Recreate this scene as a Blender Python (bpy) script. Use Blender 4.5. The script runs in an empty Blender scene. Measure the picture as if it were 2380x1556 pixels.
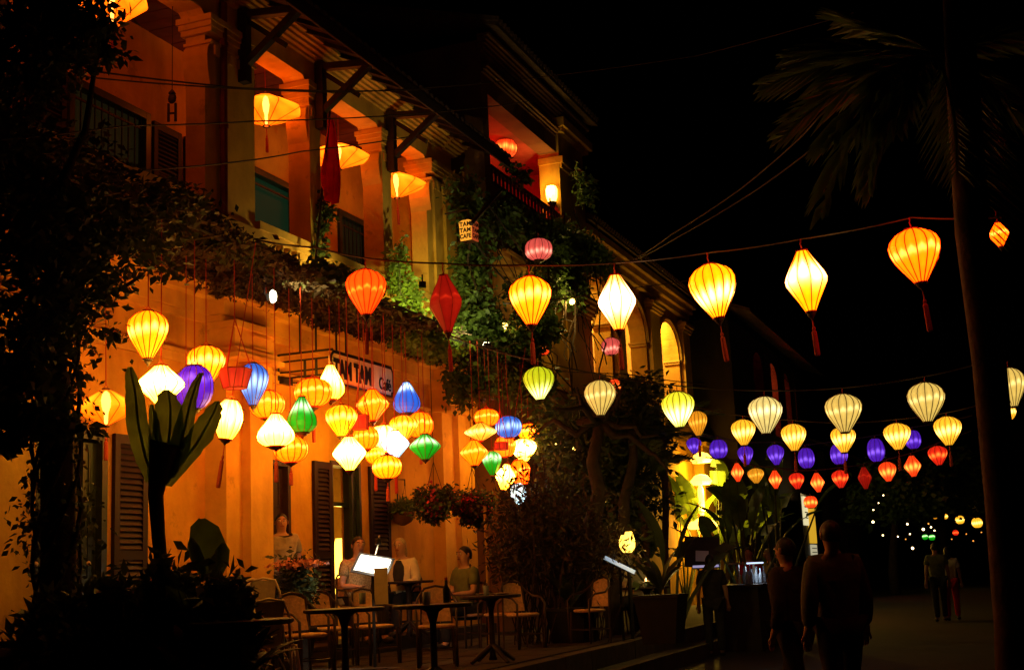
import bpy, math, random
import numpy as np
from mathutils import Vector, Matrix

random.seed(7)
rng = np.random.default_rng(11)
SC = bpy.context.scene
COL = SC.collection
PI = math.pi

# ------------------------------------------------------------------ camera
# world: x = distance out from the cafe facade, y = along the street, z = up
FPX = 3021.0                       # focal length in units of a 2380 px wide frame
PSI, TH, RO = math.radians(20.8), math.radians(10.4), math.radians(2.55)
CAMP = np.array([9.0, 0.0, 1.45])
_fh = np.array([-math.sin(PSI), math.cos(PSI), 0]); _z = np.array([0, 0, 1.0])
_r0 = np.array([math.cos(PSI), math.sin(PSI), 0])
CF = _fh*math.cos(TH) + _z*math.sin(TH)
_u0 = -_fh*math.sin(TH) + _z*math.cos(TH)
CR = _r0*math.cos(RO) - _u0*math.sin(RO)
CU = _u0*math.cos(RO) + _r0*math.sin(RO)
cam_d = bpy.data.cameras.new("camera"); cam = bpy.data.objects.new("camera", cam_d); COL.objects.link(cam)
cam_d.sensor_width = 36; cam_d.lens = 36*FPX/2380; cam_d.clip_start = 0.1; cam_d.clip_end = 1500
cam.matrix_world = Matrix(((CR[0], CU[0], -CF[0], CAMP[0]), (CR[1], CU[1], -CF[1], CAMP[1]),
                           (CR[2], CU[2], -CF[2], CAMP[2]), (0, 0, 0, 1)))
SC.camera = cam

# ------------------------------------------------------------------ night sky, exposure
W = bpy.data.worlds.new("World"); SC.world = W; W.use_nodes = True
wn = W.node_tree.nodes; wl = W.node_tree.links
sky = wn.new("ShaderNodeTexSky"); sky.sky_type = 'NISHITA'; sky.sun_disc = False
sky.sun_elevation = math.radians(-8); sky.sun_rotation = math.radians(200)
wl.new(sky.outputs[0], wn["Background"].inputs[0]); wn["Background"].inputs[1].default_value = 0.0012
SC.view_settings.view_transform = 'Standard'; SC.view_settings.look = 'None'
SC.view_settings.exposure = 0; SC.view_settings.gamma = 1; SC.view_settings.use_curve_mapping = False
SC.cycles.use_denoising = True
SC.cycles.max_bounces = 6; SC.cycles.diffuse_bounces = 3; SC.cycles.glossy_bounces = 2
SC.cycles.transmission_bounces = 3; SC.cycles.transparent_max_bounces = 6
SC.cycles.sample_clamp_indirect = 4

# ------------------------------------------------------------------ helpers: picture -> place
def ray(x, y): return CF + CR*((x-1190)/FPX) - CU*((y-778)/FPX)
def A(x, y, d): return Vector(CAMP + ray(x, y)*d)            # a point d metres in front of the lens plane
def T(x, y, t):
    r = ray(x, y); return Vector(CAMP + r*((t-CAMP[0])/r[0]))  # on a plane parallel to the facade
def Zp(x, y, z):
    r = ray(x, y); return Vector(CAMP + r*((z-CAMP[2])/r[2]))  # on a level plane

def tag(o, label=None, cat=None, group=None, kind=None):
    if label: o["label"] = label
    if cat: o["category"] = cat
    if group: o["group"] = group
    if kind: o["kind"] = kind
    return o
def link(name, me, m=None, parent=None):
    o = bpy.data.objects.new(name, me); COL.objects.link(o)
    if m is not None and not me.materials: me.materials.append(m)
    if parent is not None:
        o.parent = parent
        o.matrix_parent_inverse = Matrix.Translation(-parent.location) if (parent.parent is None and parent.get("abs")) else Matrix()
    return o
def thing(name, label, cat, loc=(0, 0, 0), rz=0, group=None, absolute=False):
    """an Empty at the base of a thing; absolute: its parts are given in world coordinates"""
    o = bpy.data.objects.new(name, None); COL.objects.link(o); o.empty_display_size = .1
    o.location = loc; o.rotation_euler = (0, 0, rz)
    if absolute: o["abs"] = True
    return tag(o, label, cat, group)

class MB:
    def __init__(self): self.v = []; self.f = []
    def add(self, vs, fs):
        n = len(self.v); self.v += [tuple(p) for p in vs]; self.f += [tuple(i+n for i in q) for q in fs]; return self
    def box(self, x0, x1, y0, y1, z0, z1):
        return self.add([(x0,y0,z0),(x1,y0,z0),(x1,y1,z0),(x0,y1,z0),(x0,y0,z1),(x1,y0,z1),(x1,y1,z1),(x0,y1,z1)],
                        [(0,3,2,1),(4,5,6,7),(0,1,5,4),(1,2,6,5),(2,3,7,6),(3,0,4,7)])
    def bar(self, a, b, w, h, up=(0,0,1)):
        a = Vector(a); b = Vector(b); d = (b-a).normalized(); u = Vector(up)
        if abs(d.dot(u)) > .98: u = Vector((1,0,0))
        s = d.cross(u).normalized()*(w/2); u = s.normalized().cross(d).normalized()*(h/2)
        vs = [a-s-u, a+s-u, a+s+u, a-s+u, b-s-u, b+s-u, b+s+u, b-s+u]
        return self.add(vs, [(0,3,2,1),(4,5,6,7),(0,1,5,4),(1,2,6,5),(2,3,7,6),(3,0,4,7)])
    def tube(self, pts, r, n=6, caps=True):
        pts = [Vector(p) for p in pts]; rs = r if isinstance(r, (list, tuple)) else [r]*len(pts)
        vs = []; prev = None
        for i, p in enumerate(pts):
            d = (pts[min(i+1, len(pts)-1)]-pts[max(i-1, 0)])
            d = d.normalized() if d.length > 1e-9 else Vector((0,0,1))
            if prev is None:
                u = Vector((0,0,1)) if abs(d.z) < .9 else Vector((1,0,0))
                s = d.cross(u).normalized()
            else:
                s = (prev-d*prev.dot(d))
                s = s.normalized() if s.length > 1e-6 else d.orthogonal().normalized()
            prev = s; u = d.cross(s)
            for k in range(n):
                a = 2*PI*k/n; vs.append(p+(s*math.cos(a)+u*math.sin(a))*rs[i])
        fs = []
        for i in range(len(pts)-1):
            for k in range(n):
                fs.append((i*n+k, i*n+(k+1)%n, (i+1)*n+(k+1)%n, (i+1)*n+k))
        if caps:
            fs.append(tuple(reversed(range(n)))); fs.append(tuple(range((len(pts)-1)*n, len(pts)*n)))
        return self.add(vs, fs)
    def lathe(self, prof, n=12, c=(0,0,0), close=True):
        vs = []; cx, cy, cz = c
        for r, z in prof:
            for k in range(n):
                a = 2*PI*k/n; vs.append((cx+r*math.cos(a), cy+r*math.sin(a), cz+z))
        fs = []
        for i in range(len(prof)-1):
            for k in range(n):
                fs.append((i*n+k, i*n+(k+1)%n, (i+1)*n+(k+1)%n, (i+1)*n+k))
        if close:
            fs.append(tuple(reversed(range(n)))); fs.append(tuple(range((len(prof)-1)*n, len(prof)*n)))
        return self.add(vs, fs)
    def ball(self, c, rx, ry=None, rz=None, n=8, m=6):
        ry = ry or rx; rz = rz or rx; vs = []; fs = []
        for i in range(m+1):
            th = PI*i/m
            for k in range(n):
                a = 2*PI*k/n; vs.append((c[0]+rx*math.sin(th)*math.cos(a), c[1]+ry*math.sin(th)*math.sin(a), c[2]+rz*math.cos(th)))
        for i in range(m):
            for k in range(n): fs.append((i*n+k, (i+1)*n+k, (i+1)*n+(k+1)%n, i*n+(k+1)%n))
        return self.add(vs, fs)
    def mesh(self, name, m=None, smooth=False):
        me = bpy.data.meshes.new(name); me.from_pydata(self.v, [], self.f); me.update()
        if smooth: me.polygons.foreach_set("use_smooth", [True]*len(me.polygons))
        if m is not None: me.materials.append(m)
        return me
    def build(self, name, m, parent=None, smooth=False):
        return link(name, self.mesh(name, m, smooth), None, parent)

def np_mesh(name, verts, quads, m):
    me = bpy.data.meshes.new(name); nv = len(verts); nq = len(quads)
    me.vertices.add(nv); me.vertices.foreach_set("co", np.asarray(verts, dtype=np.float32).ravel())
    me.loops.add(nq*4); me.loops.foreach_set("vertex_index", np.asarray(quads, dtype=np.int32).ravel())
    me.polygons.add(nq); me.polygons.foreach_set("loop_start", np.arange(0, nq*4, 4, dtype=np.int32))
    me.polygons.foreach_set("loop_total", np.full(nq, 4, dtype=np.int32))
    me.update(calc_edges=True); me.validate(); me.materials.append(m); return me

def leaf_mesh(name, pts, size, m, aspect=.5, droop=.3, spread=1.0):
    """many folded leaf blades: each has a base, two shoulders, a tip"""
    n = len(pts); P = np.asarray(pts, dtype=float)
    d = rng.normal(size=(n, 3))*np.array([1, 1, .6*spread]); d[:, 2] -= droop
    d /= np.linalg.norm(d, axis=1)[:, None]
    u = rng.normal(size=(n, 3)); u[:, 2] += .8
    s = np.cross(d, u); s /= np.linalg.norm(s, axis=1)[:, None]+1e-9
    nn = np.cross(s, d)
    L = (size*(.55+.9*rng.random(n)))[:, None]; w = L*aspect*.5
    b = P; l = P+d*L*.45+s*w+nn*L*.08; r = P+d*L*.45-s*w+nn*L*.08; t = P+d*L
    verts = np.stack([b, l, t, r], 1).reshape(-1, 3)
    quads = np.arange(n*4).reshape(n, 4)
    return np_mesh(name, verts, quads, m)

def clump_points(blobs, n, clumps=14, tight=.28):
    """blobs: (centre, (rx, ry, rz)[, weight]) ; leaves gather in clumps so gaps stay open"""
    w = np.array([(b[2] if len(b) > 2 else 1.0)*(b[1][0]*b[1][1]*b[1][2])**(2/3) for b in blobs]); w /= w.sum()
    out = []
    for b, ww in zip(blobs, w):
        k = max(6, int(n*ww)); nc = max(4, int(clumps*(.5+ww*len(blobs)/2)))
        c = rng.normal(size=(nc, 3)); c /= np.linalg.norm(c, axis=1)[:, None]
        c *= (rng.random((nc, 1))**.45)
        idx = rng.integers(0, nc, k)
        p = c[idx]+rng.normal(size=(k, 3))*tight
        out.append(np.array(b[0])+p*np.array(b[1]))
    return np.concatenate(out)

# ------------------------------------------------------------------ materials
def _mat(name):
    m = bpy.data.materials.new(name); m.use_nodes = True
    return m, m.node_tree.nodes, m.node_tree.links, m.node_tree.nodes["Principled BSDF"]
def mat(name, c, rough=.7, var=.25, scale=4, bump=0.0, bscale=40, metal=0.0, trans=0.0, c2=None):
    m, N, L, P = _mat(name)
    P.inputs["Roughness"].default_value = rough; P.inputs["Metallic"].default_value = metal
    P.inputs["Specular IOR Level"].default_value = .3
    tc = N.new("ShaderNodeTexCoord"); nz = N.new("ShaderNodeTexNoise"); nz.inputs["Scale"].default_value = scale
    nz.inputs["Detail"].default_value = 6; L.new(tc.outputs["Object"], nz.inputs["Vector"])
    rp = N.new("ShaderNodeValToRGB"); lo = c2 or tuple(x*(1-var) for x in c); hi = c if c2 else tuple(min(1, x*(1+var)) for x in c)
    rp.color_ramp.elements[0].position = .3; rp.color_ramp.elements[1].position = .7
    rp.color_ramp.elements[0].color = (*lo, 1); rp.color_ramp.elements[1].color = (*hi, 1)
    L.new(nz.outputs["Fac"], rp.inputs[0]); L.new(rp.outputs[0], P.inputs["Base Color"])
    if bump:
        n2 = N.new("ShaderNodeTexNoise"); n2.inputs["Scale"].default_value = bscale; n2.inputs["Detail"].default_value = 5
        L.new(tc.outputs["Object"], n2.inputs["Vector"])
        b = N.new("ShaderNodeBump"); b.inputs["Strength"].default_value = bump; b.inputs["Distance"].default_value = .02
        L.new(n2.outputs["Fac"], b.inputs["Height"]); L.new(b.outputs[0], P.inputs["Normal"])
    if trans:
        out = N["Material Output"]; tr = N.new("ShaderNodeBsdfTranslucent"); mx = N.new("ShaderNodeMixShader"); mx.inputs[0].default_value = trans
        L.new(rp.outputs[0], tr.inputs[0]); L.new(P.outputs[0], mx.inputs[1]); L.new(tr.outputs[0], mx.inputs[2]); L.new(mx.outputs[0], out.inputs[0])
    return m
def plaster(name, c, stain=.5):
    m, N, L, P = _mat(name); P.inputs["Roughness"].default_value = .85; P.inputs["Specular IOR Level"].default_value = .2
    tc = N.new("ShaderNodeTexCoord")
    n1 = N.new("ShaderNodeTexNoise"); n1.inputs["Scale"].default_value = 1.1; n1.inputs["Detail"].default_value = 8; n1.inputs["Roughness"].default_value = .65
    n2 = N.new("ShaderNodeTexNoise"); n2.inputs["Scale"].default_value = 14; n2.inputs["Detail"].default_value = 6
    mp = N.new("ShaderNodeMapping"); mp.inputs["Scale"].default_value = (1.7, 1.7, .4)
    n3 = N.new("ShaderNodeTexNoise"); n3.inputs["Scale"].default_value = 1.0; n3.inputs["Detail"].default_value = 5
    L.new(tc.outputs["Object"], n1.inputs[0]); L.new(tc.outputs["Object"], n2.inputs[0]); L.new(tc.outputs["Object"], mp.inputs[0]); L.new(mp.outputs[0], n3.inputs[0])
    r1 = N.new("ShaderNodeValToRGB"); r1.color_ramp.elements[0].position = .32; r1.color_ramp.elements[1].position = .68
    r1.color_ramp.elements[0].color = (c[0]*.72, c[1]*.66, c[2]*.6, 1); r1.color_ramp.elements[1].color = (*[min(1, x*1.12) for x in c], 1)
    L.new(n1.outputs["Fac"], r1.inputs[0])
    r3 = N.new("ShaderNodeValToRGB"); r3.color_ramp.elements[0].position = .52; r3.color_ramp.elements[1].position = .74
    r3.color_ramp.elements[0].color = (1, 1, 1, 1); r3.color_ramp.elements[1].color = (1-stain, 1-stain, 1-stain, 1)
    L.new(n3.outputs["Fac"], r3.inputs[0])
    mx = N.new("ShaderNodeMixRGB"); mx.blend_type = 'MULTIPLY'; mx.inputs[0].default_value = 1
    L.new(r1.outputs[0], mx.inputs[1]); L.new(r3.outputs[0], mx.inputs[2])
    n4 = N.new("ShaderNodeTexNoise"); n4.inputs["Scale"].default_value = 2.6; n4.inputs["Detail"].default_value = 10; n4.inputs["Roughness"].default_value = .7; L.new(tc.outputs["Object"], n4.inputs[0])
    r4 = N.new("ShaderNodeValToRGB"); r4.color_ramp.elements[0].position = .60; r4.color_ramp.elements[1].position = .64
    r4.color_ramp.elements[0].color = (1, 1, 1, 1); r4.color_ramp.elements[1].color = (.74, .76, .85, 1); L.new(n4.outputs["Fac"], r4.inputs[0])
    m2 = N.new("ShaderNodeMixRGB"); m2.blend_type = 'MULTIPLY'; m2.inputs[0].default_value = 1
    L.new(mx.outputs[0], m2.inputs[1]); L.new(r4.outputs[0], m2.inputs[2]); L.new(m2.outputs[0], P.inputs["Base Color"])
    b = N.new("ShaderNodeBump"); b.inputs["Strength"].default_value = .35; b.inputs["Distance"].default_value = .02
    L.new(n2.outputs["Fac"], b.inputs["Height"]); L.new(b.outputs[0], P.inputs["Normal"])
    return m
def emis(name, c, s=1.0):
    m, N, L, P = _mat(name)
    P.inputs["Base Color"].default_value = (min(1, c[0]), min(1, c[1]), min(1, c[2]), 1)
    P.inputs["Emission Color"].default_value = (*c, 1); P.inputs["Emission Strength"].default_value = s
    return m
def silk(name, base, hot, z0=0.0, w=.16, ribs=12, amount=1.0, edge=.55):
    """glowing silk: the bulb's warm band sits at height z0 of the shade, cloth reads darker at the ribs and the two ends"""
    m, N, L, P = _mat(name)
    tc = N.new("ShaderNodeTexCoord"); sx = N.new("ShaderNodeSeparateXYZ"); L.new(tc.outputs["Object"], sx.inputs[0])
    def M(op, a, b=None, c=None):
        n = N.new("ShaderNodeMath"); n.operation = op
        for i, v in enumerate((a, b, c)):
            if v is None: continue
            if isinstance(v, (int, float)): n.inputs[i].default_value = v
            else: L.new(v, n.inputs[i])
        return n.outputs[0]
    ang = M('ARCTAN2', sx.outputs[1], sx.outputs[0])
    g = M('MULTIPLY', ang, ribs/(2*PI)); fr = M('FRACT', M('ADD', g, 100.0)); cell = M('FLOOR', M('ADD', g, 100.0))
    mid = M('SUBTRACT', 1.0, M('ABSOLUTE', M('MULTIPLY_ADD', fr, 2.0, -1.0)))     # 0 at the ribs, 1 between
    wn_ = N.new("ShaderNodeTexWhiteNoise"); wn_.noise_dimensions = '1D'; L.new(cell, wn_.inputs["W"])
    zz = M('ADD', sx.outputs[2], M('MULTIPLY_ADD', wn_.outputs["Value"], .14, -.07))
    zz = M('ADD', zz, M('MULTIPLY_ADD', mid, -.05, .02))
    q = M('DIVIDE', M('SUBTRACT', zz, z0), w); band = M('POWER', 2.718, M('MULTIPLY', M('MULTIPLY', q, q), -1.0))
    band = M('MULTIPLY', band, M('MULTIPLY_ADD', mid, .75, .25)); band = M('MULTIPLY', band, amount)
    nz = N.new("ShaderNodeTexNoise"); nz.inputs["Scale"].default_value = 7; nz.inputs["Detail"].default_value = 4; L.new(tc.outputs["Object"], nz.inputs[0])
    endf = M('ABSOLUTE', M('SUBTRACT', sx.outputs[2], z0)); endf = M('SUBTRACT', 1.0, M('MULTIPLY', endf, edge*1.25)); endf = M('MAXIMUM', endf, .12)
    cloth = M('MULTIPLY', endf, M('MULTIPLY_ADD', nz.outputs["Fac"], .5, .75)); cloth = M('MULTIPLY', cloth, M('MULTIPLY_ADD', M('POWER', mid, .5), .35, .68))
    c1 = N.new("ShaderNodeMixRGB"); c1.blend_type = 'MULTIPLY'; c1.inputs[0].default_value = 1; c1.inputs[1].default_value = (*base, 1)
    L.new(cloth, c1.inputs[2])
    c2 = N.new("ShaderNodeMixRGB"); c2.blend_type = 'MULTIPLY'; c2.inputs[0].default_value = 1; c2.inputs[1].default_value = (*hot, 1); L.new(band, c2.inputs[2])
    ad = N.new("ShaderNodeMixRGB"); ad.blend_type = 'ADD'; ad.inputs[0].default_value = 1; ad.use_clamp = False
    L.new(c1.outputs[0], ad.inputs[1]); L.new(c2.outputs[0], ad.inputs[2])
    P.inputs["Base Color"].default_value = (min(.6, base[0]*.4), min(.5, base[1]*.4), min(.5, base[2]*.4), 1); P.inputs["Roughness"].default_value = .6
    L.new(ad.outputs[0], P.inputs["Emission Color"]); P.inputs["Emission Strength"].default_value = 1
    return m

M = {}
M['ochre'] = plaster('ochre_plaster', (.60, .32, .026), .4)
M['ochre_trim'] = plaster('ochre_trim_plaster', (.64, .38, .05), .35)
M['brown_wall'] = plaster('brown_plaster', (.22, .10, .035))
M['pale_wall'] = plaster('pale_plaster', (.62, .36, .07), .35)
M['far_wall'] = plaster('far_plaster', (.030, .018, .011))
M['wood'] = mat('dark_wood', (.030, .014, .008), .55, .35, 9, .2, 60)
M['black_green'] = mat('green_black_paint', (.020, .028, .016), .35, .3, 8)
M['shutter'] = mat('brown_shutter_paint', (.013, .004, .003), .6, .3, 10)
M['ceil'] = mat('maroon_boards', (.09, .018, .012), .7, .3, 5)
M['tile'] = mat('clay_tile', (.10, .055, .03), .8, .4, 6, .3, 30)
M['iron'] = mat('black_iron', (.018, .016, .015), .45, .3, 12)
M['wire'] = mat('dull_cable', (.028, .015, .010), .6, .2)
M['redcord'] = mat('red_cord', (.35, .04, .015), .8, .2)
M['darkcap'] = mat('lantern_wood_cap', (.05, .02, .01), .5, .3, 14)
M['rib'] = mat('lantern_rib', (.16, .035, .012), .8, .2)
M['redcap'] = mat('red_painted_rim', (.45, .04, .015), .5, .2)
M['tassel'] = mat('red_tassel', (.42, .06, .025), .9, .3, 30)
M['street'] = mat('street_asphalt', (.016, .0125, .010), .7, .4, 2.5, .35, 25)
M['terrace'] = mat('terrace_concrete', (.036, .022, .014), .85, .4, 2, .3, 30)
M['kerb'] = mat('kerb_stone', (.07, .05, .035), .8, .3, 6, .3, 30)
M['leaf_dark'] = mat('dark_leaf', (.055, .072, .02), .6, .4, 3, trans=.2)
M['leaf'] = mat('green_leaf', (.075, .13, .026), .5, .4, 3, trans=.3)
M['leaf_lit'] = mat('lit_green_leaf', (.15, .25, .025), .5, .4, 3, trans=.35)  # brighter copy of the green leaf; lamp light is put into its colour
M['vine'] = mat('dry_vine_leaf', (.050, .034, .016), .8, .45, 3, trans=.15)
M['bark'] = mat('tree_bark', (.035, .022, .014), .9, .4, 8, .5, 25)
M['stem'] = mat('green_stem', (.07, .085, .03), .6, .3, 6)
M['banana'] = mat('banana_leaf', (.10, .17, .03), .4, .35, 5, trans=.3)
M['pink'] = mat('pink_petal', (.55, .05, .08), .7, .3, 9, trans=.3)
M['terracotta'] = mat('terracotta_pot', (.16, .065, .03), .8, .3, 7, .2, 30)
M['metalchair'] = mat('brushed_chair_metal', (.55, .46, .32), .4, .15, 20, metal=.15)
M['rattan'] = mat('woven_rattan', (.60, .36, .20), .8, .25, 30, .3, 80)
M['chairframe'] = mat('dark_bamboo_frame', (.05, .028, .018), .4, .3, 10)
M['tabletop'] = mat('dark_table_wood', (.022, .011, .007), .6, .35, 5)
M['skin'] = mat('skin_tone', (.42, .22, .13), .55, .08, 10)
M['hair'] = mat('dark_hair', (.015, .010, .008), .5, .3, 30)
M['hair_light'] = mat('grey_blond_hair', (.30, .20, .10), .6, .25, 30)
M['white_cloth'] = mat('white_shirt_cloth', (.74, .70, .60), .85, .1, 12)
M['cream_cloth'] = mat('cream_cloth', (.58, .46, .26), .85, .12, 12)
M['dark_cloth'] = mat('dark_cloth', (.022, .018, .016), .9, .3, 12)
M['green_cloth'] = mat('olive_cloth', (.12, .13, .05), .9, .2, 12)
M['red_cloth'] = mat('red_flag_cloth', (.72, .014, .010), .75, .2, 6, trans=.6)
M['stripe_cloth'] = mat('speckled_shirt_cloth', (.36, .26, .13), .9, .5, 60)
M['white_panel'] = mat('white_sign_board', (.72, .56, .32), .6, .1, 5)
M['letter'] = mat('black_sign_paint', (.012, .010, .009), .5, .2)
M['eye'] = mat('eye_white', (.6, .55, .5), .3, .05)
M['trunk_palm'] = mat('palm_bark', (.085, .038, .020), .9, .4, 6, .6, 18)
M['paper'] = mat('paper', (.75, .72, .66), .8, .05)
M['blackwall'] = mat('unlit_wall', (.05, .03, .02), .9, .3, 2)
M['glass'] = mat('bottle_glass', (.25, .3, .35), .08, .2)

# ------------------------------------------------------------------ ground
TZ = .45                                                   # cafe terrace
g = MB(); n = 24
g.add([(-250, -60, 0), (250, -60, 0), (250, 500, 0), (-250, 500, 0)], [(0, 1, 2, 3)])
tag(g.build('street', M['street']), kind='structure')
g = MB(); g.add([(-.2, -2, TZ), (3.62, -2, TZ), (3.62, 34, TZ), (-.2, 34, TZ)], [(0, 1, 2, 3)])
terr = tag(g.build('terrace_pavement', M['terrace']), kind='structure')
slab = MB().box(0, .40, 0, .58, TZ+.001, TZ+.012).mesh('paving_slab', M['terrace'])
for i in range(22):
    for j in range(7):
        o = link('paving_slab', slab, None, terr); o.location = (.62+.415*j, 7.6+.6*i+(.3 if j % 2 else 0), random.uniform(-.0035, .0015))
kerb = tag(bpy.data.objects.new('kerb', None), kind='structure'); COL.objects.link(kerb)
kb = MB().box(3.62, 3.80, 0, .98, 0.004, TZ+.012).mesh('kerb_stone', M['kerb'])
ks = MB().box(3.80, 4.12, 0, .98, 0.004, .22).mesh('step_stone', M['kerb'])
for i in range(34):
    for nm, me in (('kerb_stone', kb), ('step_stone', ks)):
        o = link(nm, me, None, kerb); o.location = (random.uniform(-.006, .006), -1+i, random.uniform(-.006, .002))
g = MB().box(-.2, .55, 8, 20.9, TZ+.004, .65)
tag(g.build('porch_step', M['terrace']), kind='structure')

# ------------------------------------------------------------------ the cafe building
cafe = thing('cafe_building', 'ochre two-storey colonial cafe with an open arcaded loggia above and shuttered doors below', 'building', (0, 15, TZ), absolute=True)
def wall_with_openings(mb, x0, x1, y0, y1, z0, z1, holes):
    """holes: (ya, yb, za, zb) sorted along y"""
    y = y0
    for ya, yb, za, zb in holes:
        mb.box(x0, x1, y, ya, z0, z1)
        if za > z0: mb.box(x0, x1, ya, yb, z0, za)
        if zb < z1: mb.box(x0, x1, ya, yb, zb, z1)
        y = yb
    mb.box(x0, x1, y, y1, z0, z1)
w = MB(); wall_with_openings(w, -.32, 0, 7, 20.92, TZ, 4.90, [(10.18, 11.36, .65, 3.12), (14.24, 15.12, .65, 3.05), (16.22, 17.12, .65, 3.14)])
ground_wall = w.build('ground_wall', M['ochre'], cafe)
# gable side of the cafe (faces the garden)
MB().box(-6, -.325, 20.6, 20.92, TZ, 9.0).build('side_wall', M['ochre'], cafe)
# rooms behind the doors
r = MB()
r.box(-4.2, -4.1, 9.6, 20.5, .6, 4.6)
for y in (12.2, 15.6, 19.0): r.box(-4.1, -.33, y, y+.1, .6, 4.6)
r.box(-4.1, -.33, 9.5, 9.6, .6, 4.6); r.box(-4.1, -.33, 9.6, 20.5, 4.55, 4.65); r.box(-4.1, -.33, 9.6, 20.5, .56, .64)
r.build('room_walls', M['pale_wall'], cafe)
# pilasters of the ground floor
def pilaster(steps, z0, z1):
    p = MB()
    for x1, ya, yb in steps: p.box(.002, x1, ya, yb, z0, z1)
    pb = p.build('pilaster', M['ochre_trim'], cafe)
    x1 = max(s[0] for s in steps); ya = min(s[1] for s in steps); yb = max(s[2] for s in steps)
    c = MB()
    for k, (dx, za, zb) in enumerate(((.10, 4.14, 4.20), (.06, 4.20, 4.27), (.0, 4.27, 4.52), (.05, 4.52, 4.6))):
        c.box(.003, x1+.02+dx, ya-dx-.01, yb+dx+.01, za, zb)
    c.box(x1+.02, x1+.05, ya+.42*(yb-ya), yb-.1, 4.31, 4.33); c.box(x1+.02, x1+.05, ya+.42*(yb-ya), yb-.1, 4.46, 4.48)
    c.build('capital', M['ochre_trim'], pb)
    return pb
pilaster([(.30, 13.18, 13.52), (.42, 13.52, 14.02)], TZ, 4.14)
pilaster([(.22, 19.66, 20.10), (.32, 20.10, 20.42), (.24, 20.42, 20.93)], TZ, 4.14)
pilaster([(.30, 8.9, 9.3), (.42, 9.3, 9.82)], TZ, 4.14)
# string course and cornice
s = MB()
for ya, yb in ((9.9, 13.05), (14.15, 19.55)):
    s.box(.002, .045, ya, yb, 4.06, 4.16); s.box(.002, .075, ya, yb, 4.163, 4.21)
s.build('string_course', M['ochre_trim'], cafe)
c = MB()
for x, z, z1 in ((.08, 4.60, 4.675), (.13, 4.678, 4.86), (.27, 4.863, 4.938)):
    c.box(.002, x, 7, 20.93+x*.4, z, z1)
    for ya, yb in ((13.1, 14.1), (19.6, 20.93)): c.box(.002, x+.22, ya-x*.2, yb+x*.2, z+.003, z1-.003)
c.build('cornice', M['ochre_trim'], cafe)
MB().box(-2.2, .48, 7, 20.95, 4.94, 5.08).build('loggia_floor', M['ochre_trim'], cafe)

# loggia: back wall with three windows
XB = -1.5
w = MB(); wins = [(12.42, 14.05, 6.45, 7.82), (16.3, 17.95, 6.1, 7.82), (19.35, 20.5, 6.1, 7.82)]
wall_with_openings(w, XB-.25, XB, 7, 21.0, 5.08, 9.1, wins)
w.build('loggia_back_wall', M['ochre'], cafe)
MB().box(XB, -.36, 20.7, 20.95, 5.08, 9.1).build('loggia_end_wall', M['ochre'], cafe)
ceil = MB()
for i in range(56): ceil.box(XB, -.01, 7.05+.25*i, 7.05+.25*i+.235, 9.02+.004*(i % 2), 9.06)
ceil.build('ceiling_boards', M['ceil'], cafe)
r = MB(); r.box(-4.3, -4.2, 12, 21, 5.1, 9); r.box(-4.2, XB-.26, 15.2, 15.3, 5.1, 9); r.box(-4.2, XB-.26, 18.7, 18.8, 5.1, 9); r.box(-4.2, XB-.26, 12, 21, 8.5, 8.6); r.box(-4.2, XB-.26, 12, 12.1, 5.1, 9); r.box(-4.2, XB-.26, 20.9, 21, 5.1, 9); r.box(-4.2, XB-.26, 12, 21, 5.04, 5.1)
r.build('upper_room_walls', mat('green_room_paint', (.12, .30, .17), .8), cafe)

slat_cache = {}
def shutter(y0, y1, z0, z1, x, parent, m=None, thick=.045, name='shutter'):
    m = m or M['shutter']
    f = MB(); st = .085
    f.box(x, x+thick, y0, y0+st, z0, z1); f.box(x, x+thick, y1-st, y1, z0, z1)
    mid = z0+(z1-z0)*.47
    for a, b in ((z0, z0+.12), (mid-.05, mid+.05), (z1-.1, z1)): f.box(x+.001, x+thick-.001, y0+st, y1-st, a, b)
    f.box(x+.002, x+.008, y0+st, y1-st, z0+.12, z1-.1)
    sh = f.build(name, m, parent)
    key = (round(y1-y0, 3), m.name)
    if key not in slat_cache:
        ww = y1-y0-2*st; sm = MB()
        sm.add([(-.004, 0, .026), (.024, 0, -.02), (.03, 0, -.014), (.002, 0, .032), (-.004, ww, .026), (.024, ww, -.02), (.03, ww, -.014), (.002, ww, .032)],
               [(0, 1, 2, 3), (7, 6, 5, 4), (0, 4, 5, 1), (1, 5, 6, 2), (2, 6, 7, 3), (3, 7, 4, 0)])
        slat_cache[key] = sm.mesh('slat', m)
    for a, b in ((z0+.15, mid-.07), (mid+.08, z1-.13)):
        k = int((b-a)/.062)
        for i in range(k+1):
            o = link('slat', slat_cache[key], None, sh); o.location = (x+.012, y0+st, a+i*(b-a)/max(1, k))
    return sh
def frame(y0, y1, z0, z1, x0, x1, wd, m, parent, name):
    f = MB()
    f.box(x0, x1, y0, y0+wd, z0, z1); f.box(x0, x1, y1-wd, y1, z0, z1); f.box(x0+.002, x1-.002, y0+wd, y1-wd, z1-wd, z1)
    return f.build(name, m, parent)
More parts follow.
